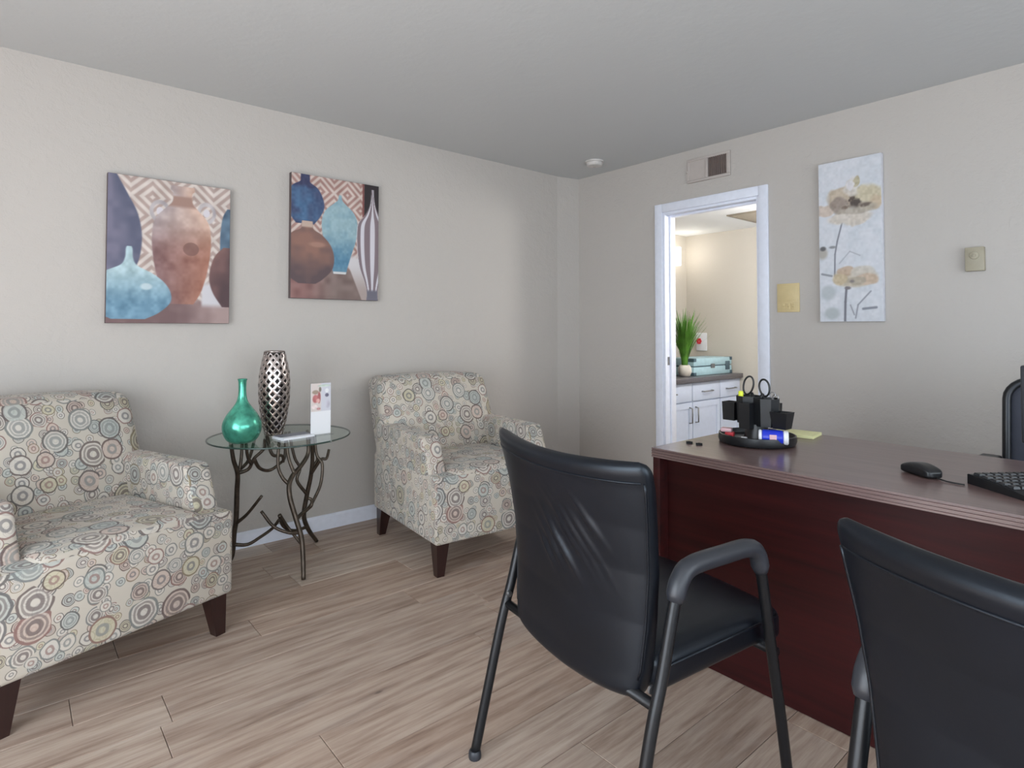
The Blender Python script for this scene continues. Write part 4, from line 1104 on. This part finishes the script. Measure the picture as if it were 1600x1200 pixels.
# teal case
tcs = empty('storage_case', (4.835, 3.05, CT)); tag(tcs, 'pale teal case with slate corners on the grey worktop', 'case')
bx('case_body', -0.30, 0.33, -0.14, 0.14, 0, 0.075, TEAL, tcs, 0.008); bx('case_lid', -0.30, 0.33, -0.14, 0.14, 0.083, 0.150, TEAL, tcs, 0.008); bx('seam', -0.292, 0.322, -0.132, 0.132, 0.074, 0.084, TEALD, tcs)
for sx in (-0.30, 0.295):
    for z0, z1 in ((0, 0.03), (0.122, 0.152)):
        bx('corner_guard', sx - 0.003, sx + 0.038, -0.143, -0.08, z0 - 0.000, z1, TEALD, tcs, 0.004)
bx('side_panel', 0.215, 0.29, -0.143, -0.13, 0.035, 0.115, TEALD, tcs, 0.003); bx('latch', -0.03, 0.03, -0.146, -0.138, 0.060, 0.098, CHROME, tcs, 0.002)
# grass plant
gp = empty('grass_plant', (4.45, 2.945, CT)); tag(gp, 'green grass plant in a round white pot on the worktop', 'plant')
bm = nb(); lathe(bm, [(0.028, 0.0), (0.045, 0.008), (0.058, 0.04), (0.055, 0.075), (0.042, 0.098), (0.038, 0.100), (0.035, 0.09), (0.01, 0.088)], 32); obj('pot', bm, POT, gp, 'all')
bm = nb(); rg = random.Random(5)
for k in range(260):
    a = rg.uniform(0, 2 * math.pi); r0 = rg.uniform(0, 0.026); hgt = rg.uniform(0.28, 0.52); sprd = rg.uniform(0.01, 0.20) * (0.6 + rg.random() * .6)
    c, s = math.cos(a), math.sin(a); wv = rg.uniform(0.0035, 0.0066); pl, prr = [], []
    droop = rg.uniform(0.0, 0.25)
    for q in range(6):
        t = q / 5; rad = r0 + sprd * t ** 1.7; z = 0.085 + hgt * (t - droop * t ** 4 * 0.6)
        w = wv * (1 - t ** 2.5) + 0.0004
        pl.append(bm.verts.new((rad * c - s * w, rad * s + c * w, z))); prr.append(bm.verts.new((rad * c + s * w, rad * s - c * w, z + 0.001)))
    for q in range(5): bm.faces.new((pl[q], prr[q], prr[q + 1], pl[q + 1]))
bl = obj('grass_blades', bm, LEAF, gp, 'all'); bl['kind'] = 'stuff'
# small dark appliance behind the pot
ap = empty('countertop_appliance', (4.33, 3.03, CT)); tag(ap, 'small black appliance left of the white plant pot', 'appliance')
bx('housing', -0.05, 0.05, -0.05, 0.05, 0, 0.12, BLACKPLASTIC, ap, 0.01, 3); bx('top_cap', -0.038, 0.038, -0.038, 0.038, 0.12, 0.145, DARKPLASTIC, ap, 0.006)
# wall plaque with a red flower on the far cream wall
wp = empty('wall_plaque', (BX1, 3.246, 1.066), R(-90)); tag(wp, 'small white plaque with a red flower on the cream wall', 'plaque')
bx('plate', -0.055, 0.06, -0.012, 0, -0.088, 0.088, WHITEP, wp, 0.004)
for k in range(6):
    a = R(60 * k); bm = nb(); lathe(bm, [(0.013, 0), (0.013, 0.004), (0.007, 0.006)], 14)
    for v in bm.verts: v.co = Vector((-0.022 + 0.016 * math.cos(a) + v.co.x, -0.012 - v.co.z, 0.005 + 0.018 * math.sin(a) + v.co.y))
    obj('petal', bm, RED, wp, True)
# ceiling return grille
rgx0, rgx1, rgy0, rgy1 = 4.465, 5.05, 1.95, 2.551
gr_ = empty('return_grille', ((rgx0 + rgx1) / 2, (rgy0 + rgy1) / 2, BH)); tag(gr_, 'taupe return-air grille in the cabinet room ceiling', 'grille')
hx, hy = (rgx1 - rgx0) / 2, (rgy1 - rgy0) / 2
for (a, b, c, d) in ((-hx, hx, hy - .025, hy), (-hx, hx, -hy, -hy + .025), (-hx, -hx + .025, -hy + .025, hy - .025), (hx - .025, hx, -hy + .025, hy - .025)):
    bx('grille_frame', a, b, c, d, -0.010, 0, GRILLE, gr_, 0.002)
bx('grille_back', -hx + .025, hx - .025, -hy + .025, hy - .025, -0.002, 0, VENTD, gr_)
for k in range(26):
    y = -hy + 0.032 + k * (2 * hy - 0.06) / 26
    bm = nb(); prism(bm, [(y, -0.002), (y + 0.002, -0.002), (y + 0.014, -0.009), (y + 0.012, -0.009)], 0, -hx + .025, hx - .025); obj('grille_slat', bm, GRILLE, gr_)
# lamp added beside the corner in place of a bright window strip
wlp = empty('window_strip_lamp', (4.965, BY1, 1.90)); tag(wlp, 'glowing white lamp standing in for a bright window strip at the left edge of the doorway view', 'lamp')
bx('back_plate', -0.035, 0.035, -0.012, 0, -0.10, 0.10, CHROME, wlp, 0.003)
bm = nb(); lathe(bm, [(0.028, -0.09), (0.034, -0.085), (0.034, 0.085), (0.028, 0.09)], 24, 0, -0.055); obj('lamp_shade', bm, LAMPG, wlp, True)
ld = bpy.data.lights.new('window_strip_light', 'POINT'); ld.energy = 1.0; ld.color = (1.0, 0.96, 0.90); ld.shadow_soft_size = 0.05
lo = bpy.data.objects.new('window_strip_light', ld); COL.objects.link(lo); lo.location = (4.965, BY1 - 0.16, 1.93)
# unseen ceiling lamp added to light the cabinet room
cl_ = empty('added_ceiling_lamp', (4.25, 1.65, BH)); tag(cl_, 'added round ceiling lamp lighting the cabinet room, unseen behind the doorway wall', 'lamp')
bm = nb(); lathe(bm, [(0.15, 0), (0.15, -0.02), (0.13, -0.02)], 36); obj('lamp_base', bm, CHROME, cl_, True)
bm = nb(); lathe(bm, [(0.13, -0.02), (0.12, -0.05), (0.08, -0.075), (0.02, -0.085)], 36); obj('lamp_dome', bm, LAMPG, cl_, 'all')
ld = bpy.data.lights.new('added_ceiling_light', 'POINT'); ld.energy = 46; ld.color = (1.0, 0.985, 0.96); ld.shadow_soft_size = 0.10
lo = bpy.data.objects.new('added_ceiling_light', ld); COL.objects.link(lo); lo.location = (4.25, 1.65, BH - 0.22)
